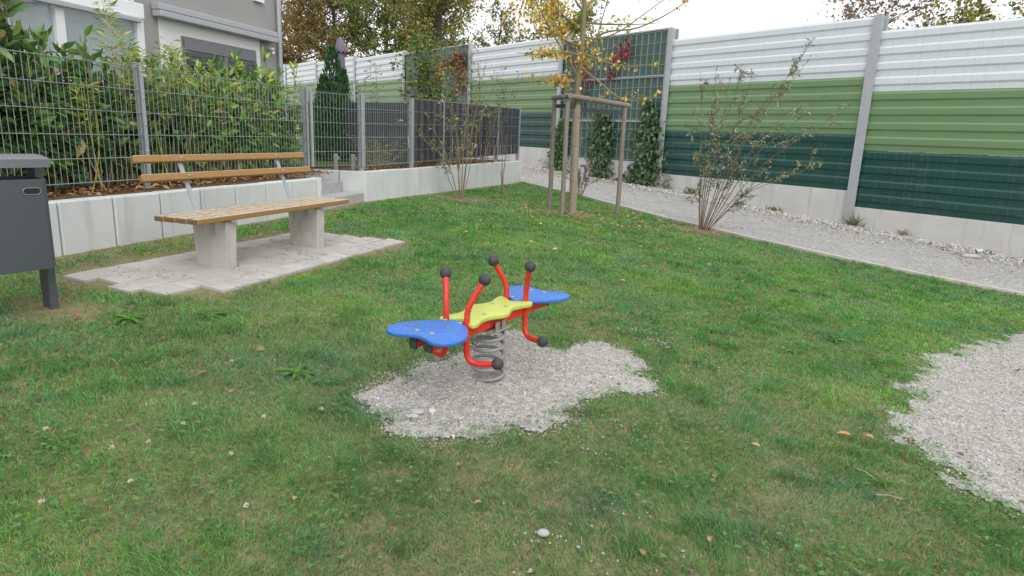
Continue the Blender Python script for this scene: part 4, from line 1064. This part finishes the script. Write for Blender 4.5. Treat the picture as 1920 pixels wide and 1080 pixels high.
shrub('lanky buddleia shrub with grey green leaves and purple tips beside the path', (3.02,10.63),
      [(-.22,.1,2.45),(-.05,-.2,2.35),(.05,.2,2.50),(.18,-.1,2.30),(.42,.1,2.60),(.50,-.2,2.45),(1.42,.1,2.92),(1.30,-.15,2.62),(1.10,.3,2.25),(1.25,-.2,2.05),(1.72,.1,2.12),(2.02,-.1,1.98),(1.62,-.3,1.10),(1.85,.2,1.22),(-.35,-.2,1.55),(.75,.3,1.8)], 9, 14, BUD, [4,4,3,2,1], (.045,.10), .27, .07, .45, 'buddleia', .008, .28, .36, smat='stem_brown')
shrub('bare branched shrub with few leaves in front of the slatted fence', (-.92,11.15),
      [(-.55,.1,.95),(-.80,-.1,1.15),(-.45,.25,1.5),(-.62,.2,1.35),(-.12,.1,1.35),(.06,.2,2.05),(.14,-.1,2.35),(.22,.1,1.72),(.36,.2,2.25),(-.30,-.1,1.85),(.55,.1,2.0)], 7, 6, [(.18,.23,.10),(.28,.28,.10),(.40,.33,.10),(.15,.18,.08),(.6,.57,.48)], [4,3,2,2,.8], (.05,.10), .3, .02, .12, 'deciduous_shrub', .0085, .35, .40)
for tt in (): pass
shrub('thin leafless sapling close to the end of the slatted fence', (-.25,12.70), [(-.10,.05,1.35),(.04,.0,1.15),(.02,.1,.5)], 3, 1, [(.2,.16,.08)], [1], (.03,.05), .3, 0, 0, 'sapling', .012, .5, .2, cat='sapling')
shrub('small grey green bush behind the wrapped trunk by the path edge', (1.30,13.45), [(rng.normal(0,.2), rng.normal(0,.12), rng.uniform(.45,.85)) for _ in range(14)], 6, 10, [(.12,.14,.07),(.17,.18,.10),(.22,.16,.10)], [3,3,1], (.03,.05), .4, 0, .1, 'small_bush', .007, .25, .22)

# ------------------------------------------------------------------ climbers on the barrier mesh panels
def climber(label, name, cat, s_z, n, cols, wts, L, zmin=None, off=.09, sig=.12, wr=.9, stems=True, group=None, foot=True):
    s_z = np.array(s_z); i = rng.integers(0, len(s_z)-1, n); f = rng.uniform(0,1,(n,1)); base = s_z[i]+(s_z[i+1]-s_z[i])*f
    w_ = base[:,2:3]*(.35+1.3*fbm(base[:,1]*1.0, base[:,0]*1.0, 3.1, 131)[:, None]); sp = base[:,:2]+rng.normal(0,1,(n,2))*w_*np.array([1,.8])
    o_ = off+np.abs(rng.normal(0,.05,n))+.25*np.clip(.55-sp[:,1], 0, .5)*rng.uniform(0,1,n)
    P = np.concatenate([(BA+BW*sp[:,:1]+BN*o_[:,None]), sp[:,1:2]], 1)
    gzz = gz(P[:,0], P[:,1]); P[:,2] = np.maximum(P[:,2], gzz+.02)
    s0, z0 = s_z[0][:2]; p0 = BA+BW*s0+BN*.1; t = thing(name, label, cat, (*p0, z0), group); bm = MB()
    for k in range(len(s_z)-1):
        a, b = s_z[k], s_z[k+1]
        for q in range(3):
            j = rng.normal(0,.05,4); bm.tube([P3(a[0]+j[0], off-.01, a[1]), P3((a[0]+b[0])/2+j[1], off, (a[1]+b[1])/2), P3(b[0]+j[2], off-.01, b[1])], .006, 5, False)
    bm.build('stem', M['stem'], t, True)
    Nn = np.array([BN[0], BN[1], .35])+rng.normal(0,.35,(n,3)); D = np.stack([rng.normal(0,.5,n)*BW[0], rng.normal(0,.5,n)*BW[1], -np.abs(rng.normal(.8,.4,n))], 1)
    L_ = L*rng.uniform(.6,1.2,n); leaf_mesh('foliage', P, D, nrmz(Nn), L_, L_*wr, palette(cols, n, wts), M['leaf_gloss'], t, .1, .15)
IV = [(.035,.08,.032),(.06,.12,.045),(.10,.17,.065),(.17,.25,.10)]
GI = 'ivy clumps climbing the mesh panel'
climber('dark ivy column at the left edge of the mesh panel', 'ivy', 'ivy', [(9.45,.2,.16),(9.55,.8,.20),(9.55,1.3,.17),(9.35,1.9,.10)], 700, IV, [3,4,3,1], .12, group=GI)
climber('tall ivy column in the middle of the mesh panel', 'ivy', 'ivy', [(7.55,.25,.26),(7.6,.7,.22),(7.6,1.2,.24),(7.55,1.7,.20),(7.75,2.1,.13)], 1100, IV, [3,4,3,1], .12, group=GI)
climber('widest ivy clump, spreading over the plinth beside the grey post', 'ivy', 'ivy', [(6.5,.15,.25),(5.8,.25,.26),(5.75,.9,.20),(5.85,1.4,.24),(5.75,1.9,.17),(5.85,2.35,.08)], 1700, IV, [3,4,3,1], .12, group=GI)
CR = [(.30,.018,.035),(.38,.03,.05),(.24,.02,.03),(.16,.06,.03)]
GC = 'red creepers on the barrier mesh panels'
climber('red creeper spray high on the right of the near mesh panel', 'virginia_creeper', 'creeper', [(7.45,3.0,.05),(7.3,3.5,.12),(7.05,3.75,.16),(7.0,3.98,.16),(6.7,3.75,.12)], 75, CR, None, .105, group=GC)
climber('red creeper hanging behind the young tree on the near mesh panel', 'virginia_creeper', 'creeper', [(8.75,2.1,.12),(8.6,2.7,.2),(8.5,3.2,.22),(8.75,3.7,.3),(9.2,4.05,.2)], 130, CR, None, .105, group=GC)
climber('red creeper covering the top of the far mesh panel', 'virginia_creeper', 'creeper', [(17.6,3.3,.16),(17.2,4.0,.22),(16.2,4.1,.26),(15.5,4.25,.2),(15.6,3.6,.22),(15.9,2.9,.25)], 230, CR, None, .16, group=GC)

# ------------------------------------------------------------------ lawn
CAMH = math.atan2(.0089, .9736)
def lawn_mask(x, y):
    """>0 where grass grows; falls below zero over paving, gravel, path and walls"""
    e = (fbm(x, y, 6, 21, 3)-.5)
    m = -sdist(x, y, LAWN)
    m = np.minimum(m, sdist(x, y, PAD)+e*.16-.03)
    m = np.minimum(m, sdist(x, y, GRAVEL1)+e*.34+.10+(fbm(x, y, 19, 23, 2)-.5)*.14)
    m = np.minimum(m, sdist(x, y, GRAVEL2)+e*.42+.12+(fbm(x, y, 16, 24, 2)-.5)*.18)
    for cx, cy in [TR]+[(3.02,10.63),(-.92,11.15)]: m = np.minimum(m, np.hypot(x-cx, y-cy)-.30+e*.35)
    m = np.minimum(m, np.hypot(x+2.74, y-3.72)-.12+e*.3)
    return m
def dryness(x, y):
    g = lambda cx, cy, sx, sy: np.exp(-((x-cx)/sx)**2-((y-cy)/sy)**2)
    d = .30*g(.6,1.9,1.1,.75)+.34*g(1.1,4.2,.9,.55)+.20*g(1.9,2.8,.6,1.0)+.30*g(.9,11.0,1.3,.9)+.25*g(2.9,9.9,.6,.5)+.22*g(-.9,11,.8,.6)+.25*g(-2.3,7.1,.4,1.6)+.30*g(-3.2,5.2,.35,1.2)+.16*g(0,3.3,1.4,1.1)
    return d+(fbm(x, y, 1.7, 5)-.5)*.75+(fbm(x, y, 6.5, 9)-.5)*.35
nB = 950000
u = rng.uniform(0, 1, nB); r0, r1 = 1.25, 19.5
# radial density ~ r^-0.35 per unit radius
r_ = (r0**.5+u*(r1**.5-r0**.5))**(1/.5); th = rng.uniform(-.80, .80, nB)
x = r_*np.sin(th); y = r_*np.cos(th)
# clump: pull a part of the blades towards tuft centres
cl = rng.integers(0, 30000, nB); ang = rng.uniform(0, 2*np.pi, nB)
mk = lawn_mask(x, y); dr = dryness(x, y)
thin = fbm(x, y, 4.5, 33)
keep = (mk > 0) & (rng.uniform(size=nB) < np.clip(1.08-.75*np.clip(dr,0,1)-.55*np.clip(.38-thin,0,1)*3, .16, 1)) & (rng.uniform(size=nB) < np.clip(mk/.20, .05, 1)**1.3)
x, y, r_, dr, mk, ang = [a[keep] for a in (x, y, r_, dr, mk, ang)]; n = len(x); z = gz(x, y)-.006
tall = fbm(x, y, 2.2, 51); tuft = np.clip((fbm(x, y, 6.5, 61, 2)-.56)*5, 0, 1)
h = (.012+.014*tall+.022*tuft)*rng.uniform(.55, 1.35, n)*(1-.35*np.clip(dr,0,1))*(1+.02*r_)
wd = np.maximum(.0024, .0010*r_)*rng.uniform(.7, 1.3, n)
lean = h*rng.uniform(.25, 1.7, n); flow = fbm(x, y, 1.5, 71)*9
ang = np.where(rng.uniform(size=n) < .45, flow+rng.normal(0,.7,n), ang)
ca, sa = np.cos(ang), np.sin(ang); fa = rng.uniform(0, np.pi, n); fx, fy = np.cos(fa)*wd*.5, np.sin(fa)*wd*.5
def V3(px, py, pz): return np.stack([px, py, pz], 1)
V = np.stack([V3(x-fx, y-fy, z), V3(x+fx, y+fy, z), V3(x+ca*lean*.38-fx*.85, y+sa*lean*.38-fy*.85, z+h*.62), V3(x+ca*lean*.38+fx*.85, y+sa*lean*.38+fy*.85, z+h*.62), V3(x+ca*lean, y+sa*lean, z+h*np.where(lean > h*1.2, .75, 1))], 1).reshape(-1, 3)
F = (np.arange(n)[:, None, None]*5+np.array([(0,1,3),(0,3,2),(2,3,4)])).reshape(-1, 3)
hue = fbm(x, y, .9, 81); f2 = fbm(x, y, 3.1, 91)
gA = np.array([.090,.240,.045]); gB = np.array([.175,.330,.055]); gC = np.array([.150,.250,.145]); straw = np.array([.46,.38,.22]); brown = np.array([.28,.19,.11])
t1 = np.clip((hue-.35)*3+rng.normal(0,.25,n), 0, 1)[:, None]; t2 = np.clip((f2-.45)*3+rng.normal(0,.2,n), 0, 1)[:, None]
lush = np.clip(fbm(x, y, .55, 141)*1.2-.35+np.clip((np.hypot(x-1.5, y-8.5) < 5)*.45, 0, 1)+.25*np.exp(-((x+2.2)/1.2)**2-((y-3)/1.5)**2), 0, 1)[:, None]
gA = np.array([.150,.245,.085])*(1-lush)+np.array([.105,.255,.050])*lush; gB = np.array([.215,.300,.090])*(1-lush)+np.array([.200,.355,.065])*lush
col = gA*(1-t1)+gB*t1; col = col*(1-.6*t2)+gC*.6*t2
ps = np.clip(.06+.38*dr-.12*tuft+rng.normal(0,.05,n), .04, .85); isd = (rng.uniform(size=n) < ps)[:, None]
col = np.where(isd, np.where(rng.uniform(size=(n,1)) < .7, straw, brown), col*np.array([1.12,1.40,1.50])*(.78+.42*fbm(x, y, 5.5, 171)[:, None])*(1-.10*tuft[:, None]))*rng.uniform(.5, 1.5, (n,1))
np_mesh('grass', V, F, M['grass'], np.repeat(col, 5, 0))['kind'] = 'stuff'

# broad leaved ground plants: clover mats
def scatter(nc, fn):
    u = rng.uniform(0, 1, nc); r_ = (r0**.7+u*(9.**.7-r0**.7))**(1/.7); th = rng.uniform(-.76, .72, nc); x = r_*np.sin(th); y = r_*np.cos(th); k = fn(x, y); return x[k], y[k], r_[k]
cx, cy, cr_ = scatter(26000, lambda x, y: (lawn_mask(x, y) > .05) & (rng.uniform(size=len(x)) < np.clip((fbm(x, y, 2.0, 101)-.47)*4+.9*np.exp(-((x+1.2)/.7)**2-((y-2.2)/.45)**2), .02, 1)))
P = []; D = []; Nn = []; n = len(cx); a0 = rng.uniform(0, 2*np.pi, n); hz = rng.uniform(.018, .042, n); sz = rng.uniform(.006, .0115, n)
Pk = np.repeat(np.stack([cx, cy, gz(cx, cy)+hz], 1), 3, 0); ak = np.repeat(a0, 3)+np.tile([0, 2.09, 4.19], n)
Dk = np.stack([np.cos(ak), np.sin(ak), rng.uniform(-.15,.35,3*n)], 1); Lk = np.repeat(sz, 3)*1.25
cc = palette([(.13,.27,.07),(.17,.31,.085),(.22,.34,.16),(.10,.21,.08)], n, [4,3,1.3,2], .15)
leaf_mesh('clover', Pk, Dk, np.tile([0,0,1.], (3*n,1))+rng.normal(0,.2,(3*n,3)), Lk, Lk*1.0, np.repeat(cc, 3, 0), M['grass'], None, .1, .1)['kind'] = 'stuff'
# rosettes of broad leaved weeds
for i, (x, y, k, L, lb) in enumerate(((1.682,2.659,26,.085,'fresh green dandelion rosette near the lower edge of the right gravel area'),(2.514,4.878,18,.12,'flat dark green weed rosette at the far edge of the right gravel'),(-1.079,3.176,16,.15,'long leaved plantain left of the rocker gravel'),(-1.861,3.872,18,.15,'long leaved plantain between the paving and the camera on the left'),
        (2.574,4.33,16,.10,'flat weed rosette growing on the rim of the right gravel'),(1.51,4.792,14,.09,'weed rosette in the dry grass right of the rocker'),(2.917,6.617,22,.13,'dark bushy weed tuft in the lawn before the path edge'),(-2.238,3.677,18,.14,'plantain tuft in front of the litter bin'),(2.039,4.486,14,.10,'weed tuft between the rocker and the right gravel area'))):
    z = gzs(x, y); a = rng.uniform(0, 2*np.pi, k); k += 10; a = rng.uniform(0, 2*np.pi, k); el = rng.uniform(.02,.45,k); D = np.stack([np.cos(a), np.sin(a), el], 1); L_ = L*rng.uniform(.35,.95,k)
    o = leaf_mesh('weed_rosette', np.tile([x, y, z+.006], (k,1)), D, np.tile([0,0,1.],(k,1))+rng.normal(0,.15,(k,3)), L_, L_*.24, palette([(.14,.31,.055),(.18,.36,.07),(.11,.23,.055)], k), M['grass'], None, .2, .35)
    tag(o, lb, 'weed', 'broad leaved weeds in the lawn')
# clover blossoms
for x, y in [(-1.364,2.298),(-1.467,2.235),(-1.041,2.273),(-1.281,2.03),(-.859,1.964),(-1.474,1.871),(-1.768,2.316),(-1.355,2.648),(-1.318,2.469),(-1.04,2.599),(-.832,2.733),(-1.411,3.153)]:
    z = gzs(x, y)+.036; k = 34; d = rdir(k, -.3, 1)
    o = quick_leaf('clover_flower', np.tile([x, y, z],(k,1))+d*.002, d, rdir(k), .0095, .0038, palette([(.68,.66,.60),(.72,.70,.62),(.55,.52,.42)], k, None, .06), M['petal'])
    tag(o, 'small white clover blossom in the grass of the left foreground', 'flower', 'white clover blossoms')

# ------------------------------------------------------------------ stones
ico_v = []; ph = (1+5**.5)/2
for a, b in ((-1,ph),(1,ph),(-1,-ph),(1,-ph)): ico_v += [(a,b,0)]
for a, b in ((-1,ph),(1,ph),(-1,-ph),(1,-ph)): ico_v += [(0,a,b)]
for a, b in ((ph,-1),(ph,1),(-ph,-1),(-ph,1)): ico_v += [(a,0,b)]
ico_v = nrmz(np.array(ico_v)); ico_f = np.array([(0,11,5),(0,5,1),(0,1,7),(0,7,10),(0,10,11),(1,5,9),(5,11,4),(11,10,2),(10,7,6),(7,1,8),(3,9,4),(3,4,2),(3,2,6),(3,6,8),(3,8,9),(4,9,5),(2,4,11),(6,2,10),(8,6,7),(9,8,1)])
def stones(name, x, y, rad, cols, wts=None, dz=0, flat=.65, kind='stuff'):
    n = len(x); s_ = rad[:, None]*np.stack([rng.uniform(.75,1.35,n), rng.uniform(.75,1.2,n), rng.uniform(.5,.9,n)*flat/.65], 1); a = rng.uniform(0, 2*np.pi, n); c, sn = np.cos(a)[:, None], np.sin(a)[:, None]
    v = ico_v[None]*(1+rng.normal(0,.09,(n,12,1)))*s_[:, None, :]; tl = rng.normal(0,.25,(n,1)); tl2 = rng.normal(0,.25,(n,1))
    X = v[...,0]*c-v[...,1]*sn; Y = v[...,0]*sn+v[...,1]*c; Z = v[...,2]+X*tl+Y*tl2
    V = np.stack([X+x[:,None], Y+y[:,None], Z+(gz(x, y)+dz+s_[:,2]*.45)[:,None]], -1).reshape(-1, 3)
    F = (np.arange(n)[:, None, None]*12+ico_f).reshape(-1, 3)
    o = np_mesh(name, V, F, M['stone'], np.repeat(palette(cols, n, wts, .12), 12, 0), None, True)
    if kind: o['kind'] = kind
    return o
GC_ = [(.40,.385,.35),(.48,.465,.43),(.27,.265,.255),(.36,.31,.235),(.60,.585,.55),(.13,.13,.132),(.40,.32,.21)]
GW_ = [5,5,3.2,2,2.2,1.4,.8]
def gravel(name, poly, n, sc=1.0, margin=.10):
    P = np.array(poly); lo = P.min(0)-.2; hi_ = P.max(0)+.2; x = rng.uniform(lo[0], hi_[0], n); y = rng.uniform(lo[1], hi_[1], n)
    d = sdist(x, y, poly)+(fbm(x, y, 6, 21, 3)-.5)*.26; k = (rng.uniform(size=n) < np.clip(.62-d/.16, 0, 1))
    az = np.arctan2(x, y); k &= np.abs(az) < .80
    x, y = x[k], y[k]; stones(name, x, y, rng.lognormal(np.log(.0041*sc), .28, len(x)), GC_, GW_)
gravel('loose_gravel', GRAVEL1, 58000); gravel('loose_gravel', GRAVEL2, 125000, 1.12)
# pebbles strewn through the thin grass
px, py, pr_ = scatter(3000, lambda x, y: (rng.uniform(size=len(x)) < np.clip(dryness(x, y)*1.4-.30, 0, .9)) & (lawn_mask(x, y) > 0))
stones('strewn_pebbles', px, py, np.minimum(rng.lognormal(np.log(.0048), .35, len(px)), .009), [(.44,.42,.38),(.36,.35,.32),(.28,.26,.22)], None, .002)
for cx, cy, k in ((.16,2.02,16),(.49,2.25,22),(.43,2.66,12),(.62,3.05,10),(1.05,4.35,70),(.95,4.6,50),(1.25,4.0,40),(1.5,3.9,25),(.62,1.95,10)):
    x = cx+rng.normal(0,.055,k)*1.3; y = cy+rng.normal(0,.045,k); stones('strewn_pebbles', x, y, np.minimum(rng.lognormal(np.log(.0055), .35, k), .010), [(.48,.46,.42),(.38,.36,.33),(.30,.27,.22)], None, .002)
def pebble(lb, x, y, r, sc, col):
    bm = MB(); z = gzs(x, y)+.002; bm.ball((0,0,0), 1, 18, 12)
    v = np.array(bm.v); v *= (1+.07*np.sin(v[:, :1]*2+x*9)+.05*np.cos(v[:, 1:2]*2.3+y*7)); bm.v = [(x+p[0]*r*sc[0], y+p[1]*r*sc[1], z+r*sc[2]*.7+p[2]*r*sc[2]) for p in v]
    m = mat('smooth_stone', col, .8, 0, .2); N = NT(m); N.color(N.mix(N.noise(N.coord(), 30, 5), col, grey(col[0]*.8))); tag(bm.build('stone', m, None, True, angle=180), lb, 'stone', 'larger stones lying about')
pebble('round white stone bedded in the grass in the foreground', .142, 2.025, .0175, (1.3,1.05,.6), (.40,.41,.385))
pebble('largest flat grey stone of the trio on the rocker gravel', -.418, 2.858, .026, (1.3,1,.5), (.42,.42,.40))
pebble('small pale stone right of the flat grey one on the rocker gravel', -.352, 2.879, .017, (1,1,.85), (.58,.57,.54))
pebble('bluish grey stone in front of the flat one on the rocker gravel', -.432, 2.812, .022, (1.35,.8,.45), (.46,.48,.49))
pebble('flat tan stone lying in the white strip at the barrier foot', 7.62, 10.85, .10, (1.5,.8,.4), (.46,.42,.35))
# white stone strip at the foot of the barrier
n = 15000; s_ = rng.uniform(-9, 15, n); o_ = .06+np.abs(rng.normal(0,.42,n))+.12*fbm(s_*1.0, s_*0, 1.2, 7)
p = BA[None]+BW[None]*s_[:,None]+BN[None]*o_[:,None]; k = ~((s_ > 5.4) & (s_ < 9.6) & (rng.uniform(size=n) < .8))
stones('white_stone_strip', p[k,0], p[k,1], rng.lognormal(np.log(.021), .32, k.sum()), [(.50,.49,.47),(.42,.41,.385),(.36,.33,.29),(.58,.57,.545),(.24,.235,.225)], [4,3,2,2,1.4], .004)

n = 9000; s_ = rng.uniform(-9, 12, n); o_ = .3+4.2*rng.uniform(0,1,n)**1.3
p = BA[None]+BW[None]*s_[:,None]+BN[None]*o_[:,None]; k = fbm(p[:,0], p[:,1], 1.1, 151) > .46
stones('path_chippings', p[k,0], p[k,1], rng.lognormal(np.log(.010), .35, k.sum()), [(.50,.49,.46),(.40,.39,.37),(.30,.28,.26),(.58,.57,.55)], None, .002)

# ------------------------------------------------------------------ fallen leaves
DL = [(.36,.21,.10),(.42,.28,.14),(.30,.18,.09),(.45,.33,.16),(.33,.16,.08)]
def fallen(name, x, y, L, cols, zl=.022):
    n = len(x); a = rng.uniform(0, 2*np.pi, n); D = np.stack([np.cos(a), np.sin(a), rng.normal(0,.18,n)], 1); Nn = np.array([0,0,1.])+rng.normal(0,.35,(n,3))
    return leaf_mesh(name, np.stack([x, y, gz(x, y)+zl], 1), D, nrmz(Nn), L, L*rng.uniform(.5,.75,n), palette(cols, n, None, .15), M['dry_leaf'], None, rng.uniform(.05,.5), rng.uniform(-.2,.3))
LP = [(-1.506,2.983,.075),(-1.34,3.414,.06),(-.717,2.063,.05),(1.259,2.593,.05),(.478,1.939,.045),(.734,2.052,.045),(1.072,6.091,.09),(1.067,4.23,.06),(1.273,5.996,.06),(2.295,7.446,.09),(2.417,8.477,.08),(.409,9.048,.08),(-1.364,6.293,.07),(-1.447,3.142,.05),(.991,3.381,.05),(1.202,2.856,.06),(.885,2.511,.05),(-.075,2.151,.045),(-1.283,2.82,.04),(3.778,6.662,.07),(3.476,6.976,.08),(5.015,8.211,.08),(1.013,8.789,.08),(.498,7.369,.07),(-.904,9.609,.08),(2.027,8.62,.08),(2.921,8.408,.08),(3.073,7.697,.08),(2.825,6.264,.07),(2.251,3.024,.05),(-1.544,4.996,.05),(-1.164,4.075,.06),(-1.908,3.404,.04),(-2.464,3.593,.05),(1.6,5.2,.06),(.2,6.2,.07),(-.4,7.8,.07),(2.3,5.9,.06),(1.9,7.0,.07),(3.2,5.6,.06)]
for x, y, L in LP:
    o = fallen('fallen_leaf', np.array([x]), np.array([y]), np.array([L*.8]), DL); tag(o, 'single dry brown leaf lying on the green lawn', 'leaf', 'dry leaves scattered over the lawn')
for lb, x, y, L, c in (('big curled orange brown leaf beside a grass tuft left of the right gravel', 1.75, 3.08, .075, [(.50,.25,.10)]), ('pale tan leaf touching the big orange brown one', 1.785, 3.066, .075, [(.55,.38,.20)]), ('brown leaf lying alone on the right gravel area', 3.703, 4.557, .08, [(.25,.12,.06)])):
    tag(fallen('fallen_leaf', np.array([x]), np.array([y]), np.array([L]), c, .03), lb, 'leaf')
n = 420; x = TR[0]+rng.normal(0,.95,n)+.1; y = TR[1]-.25+rng.normal(0,.8,n); k = -sdist(x, y, LAWN) > .05
fallen('leaf_litter', x[k], y[k], rng.uniform(.035,.075,k.sum()), DL)['kind'] = 'stuff'
n = 150; x = rng.uniform(-1.6,4.2,n); y = rng.uniform(6.5,12.5,n); k = lawn_mask(x, y) > .05
fallen('leaf_litter', x[k], y[k], rng.uniform(.03,.065,k.sum()), DL)['kind'] = 'stuff'
n = 90; x = 3.0+rng.normal(0,.5,n); y = 10.45+rng.normal(0,.3,n); k = -sdist(x, y, LAWN) > 0
fallen('leaf_litter', x[k], y[k], rng.uniform(.03,.06,k.sum()), DL)['kind'] = 'stuff'
# red and brown leaves on the path, thickest under the mesh panel
n = 420; s_ = np.where(rng.uniform(size=n) < .6, rng.normal(7.2,1.4,n), rng.uniform(-6,9,n)); o_ = np.abs(rng.normal(.2,1.2,n))+.1; p = BA[None]+BW[None]*s_[:,None]+BN[None]*o_[:,None]; k = o_ < 4.2
fallen('path_leaf_litter', p[k,0], p[k,1], rng.uniform(.03,.075,k.sum()), [(.20,.04,.045),(.26,.10,.06),(.34,.18,.09),(.16,.06,.05)])['kind'] = 'stuff'
n = 900; s_ = rng.uniform(-3.2,3.1,n); o_ = rng.uniform(.02,.5,n)**1; p = PA1[None]+UA[None]*s_[:,None]+NA[None]*(o_-.14)[:,None]
o = leaf_mesh('bed_leaf_litter', np.concatenate([p, np.full((n,1), .765)+rng.uniform(0,.03,(n,1))], 1), np.concatenate([rdir(n)[:, :2], rng.normal(0,.2,(n,1))], 1), np.array([0,0,1.])+rng.normal(0,.4,(n,3)), rng.uniform(.04,.09,n), .035, palette([(.26,.12,.05),(.34,.18,.08),(.20,.10,.05),(.38,.25,.13)], n), M['dry_leaf']); o['kind'] = 'stuff'
n = 260; s_ = rng.uniform(0,6,n); p = PB0[None]+UB[None]*s_[:,None]+NB[None]*rng.uniform(-.02,.45,n)[:,None]
o = leaf_mesh('bed_leaf_litter', np.concatenate([p, np.full((n,1), .80)], 1), np.concatenate([rdir(n)[:, :2], rng.normal(0,.2,(n,1))], 1), np.array([0,0,1.])+rng.normal(0,.4,(n,3)), rng.uniform(.04,.08,n), .035, palette([(.34,.18,.08),(.40,.30,.14),(.20,.10,.05)], n), M['dry_leaf']); o['kind'] = 'stuff'
# dry twigs
for lb, a, b in (('thin pale twig pointing down to the dandelion rosette', (1.585,2.725), (1.635,2.64)), ('thin pale twig lying level in the grass near the right bottom', (1.56,2.497), (1.665,2.487))):
    bm = MB(); bm.tube([(*a,gzs(*a)+.03), (*((np.array(a)+np.array(b))/2),gzs(*a)+.034), (*b,gzs(*b)+.028)], .0022, 6); tag(bm.build('twig', stake_wood('twig_wood', (.34,.27,.19), (.42,.35,.26)), None, True), lb, 'twig')
# weeds along the barrier foot
for i, (s_, o_, k, h, colr, lb) in enumerate(((-.25,.22,60,.34,[(.24,.21,.12),(.18,.19,.09)],'dry grass tuft right beside the foot of the middle post'),(-1.2,.16,50,.20,[(.26,.21,.13),(.20,.15,.09)],'low dry weed patch right of the middle post'),(1.6,.2,24,.16,[(.16,.20,.05),(.28,.20,.06)],'small yellow green weed in the white strip left of the middle post'),(-2.7,.55,26,.10,[(.05,.11,.03),(.08,.14,.03)],'small dark green weed in the white strip on the right'),(4.9,.15,40,.42,[(.10,.17,.04),(.14,.21,.05)],'leafy green weed left of the buddleia by the plinth'),(9.9,.3,30,.32,[(.10,.17,.05),(.15,.19,.06)],'green weed by the plinth left of the mesh panel'),(4.1,.18,46,.22,[(.11,.18,.05),(.15,.2,.06)],'low green weeds at the plinth behind the buddleia'))):
    p = BA+BW*s_+BN*o_; z = gzs(*p)
    if i in (4, 5): wispy('weed', lb, 'weed', tuple(p), h*1.3, z, 7, colr, None, .10, 14, (.05,.09), .4, .1, .05, 'weeds at the foot of the noise barrier', r0=.004); continue
    a = rng.uniform(0,2*np.pi,k); D = np.stack([np.cos(a)*.6, np.sin(a)*.6, rng.uniform(.3,1.4,k)], 1); P = np.stack([p[0]+rng.normal(0,.09,k), p[1]+rng.normal(0,.06,k), np.full(k, z)], 1); L_ = h*rng.uniform(.5,1.1,k)
    o = leaf_mesh('weed', P, D, rdir(k,.2,1), L_, np.maximum(L_*(.06 if i < 2 else .28), .008), palette(colr, k), M['grass'], None, .15, .35); tag(o, lb, 'weed', 'weeds at the foot of the noise barrier')
# grass sprouting from the paving joints
n = 1500; x = rng.uniform(-3,-1.2,n); y = rng.uniform(4.3,6.9,n); k = (sdist(x, y, PAD) < 0) & (fbm(x, y, 5, 111) > .60); x, y = x[k], y[k]; n = len(x)
if n:
    a = rng.uniform(0,2*np.pi,n); D = np.stack([np.cos(a), np.sin(a), rng.uniform(.3,1.2,n)], 1); L_ = rng.uniform(.02,.05,n)
    quick_leaf('joint_grass', np.stack([x, y, gz(x, y)+.01], 1), D, rdir(n,.2,1), L_, .004, palette([(.12,.18,.05),(.20,.20,.08)], n), M['grass'])['kind'] = 'stuff'
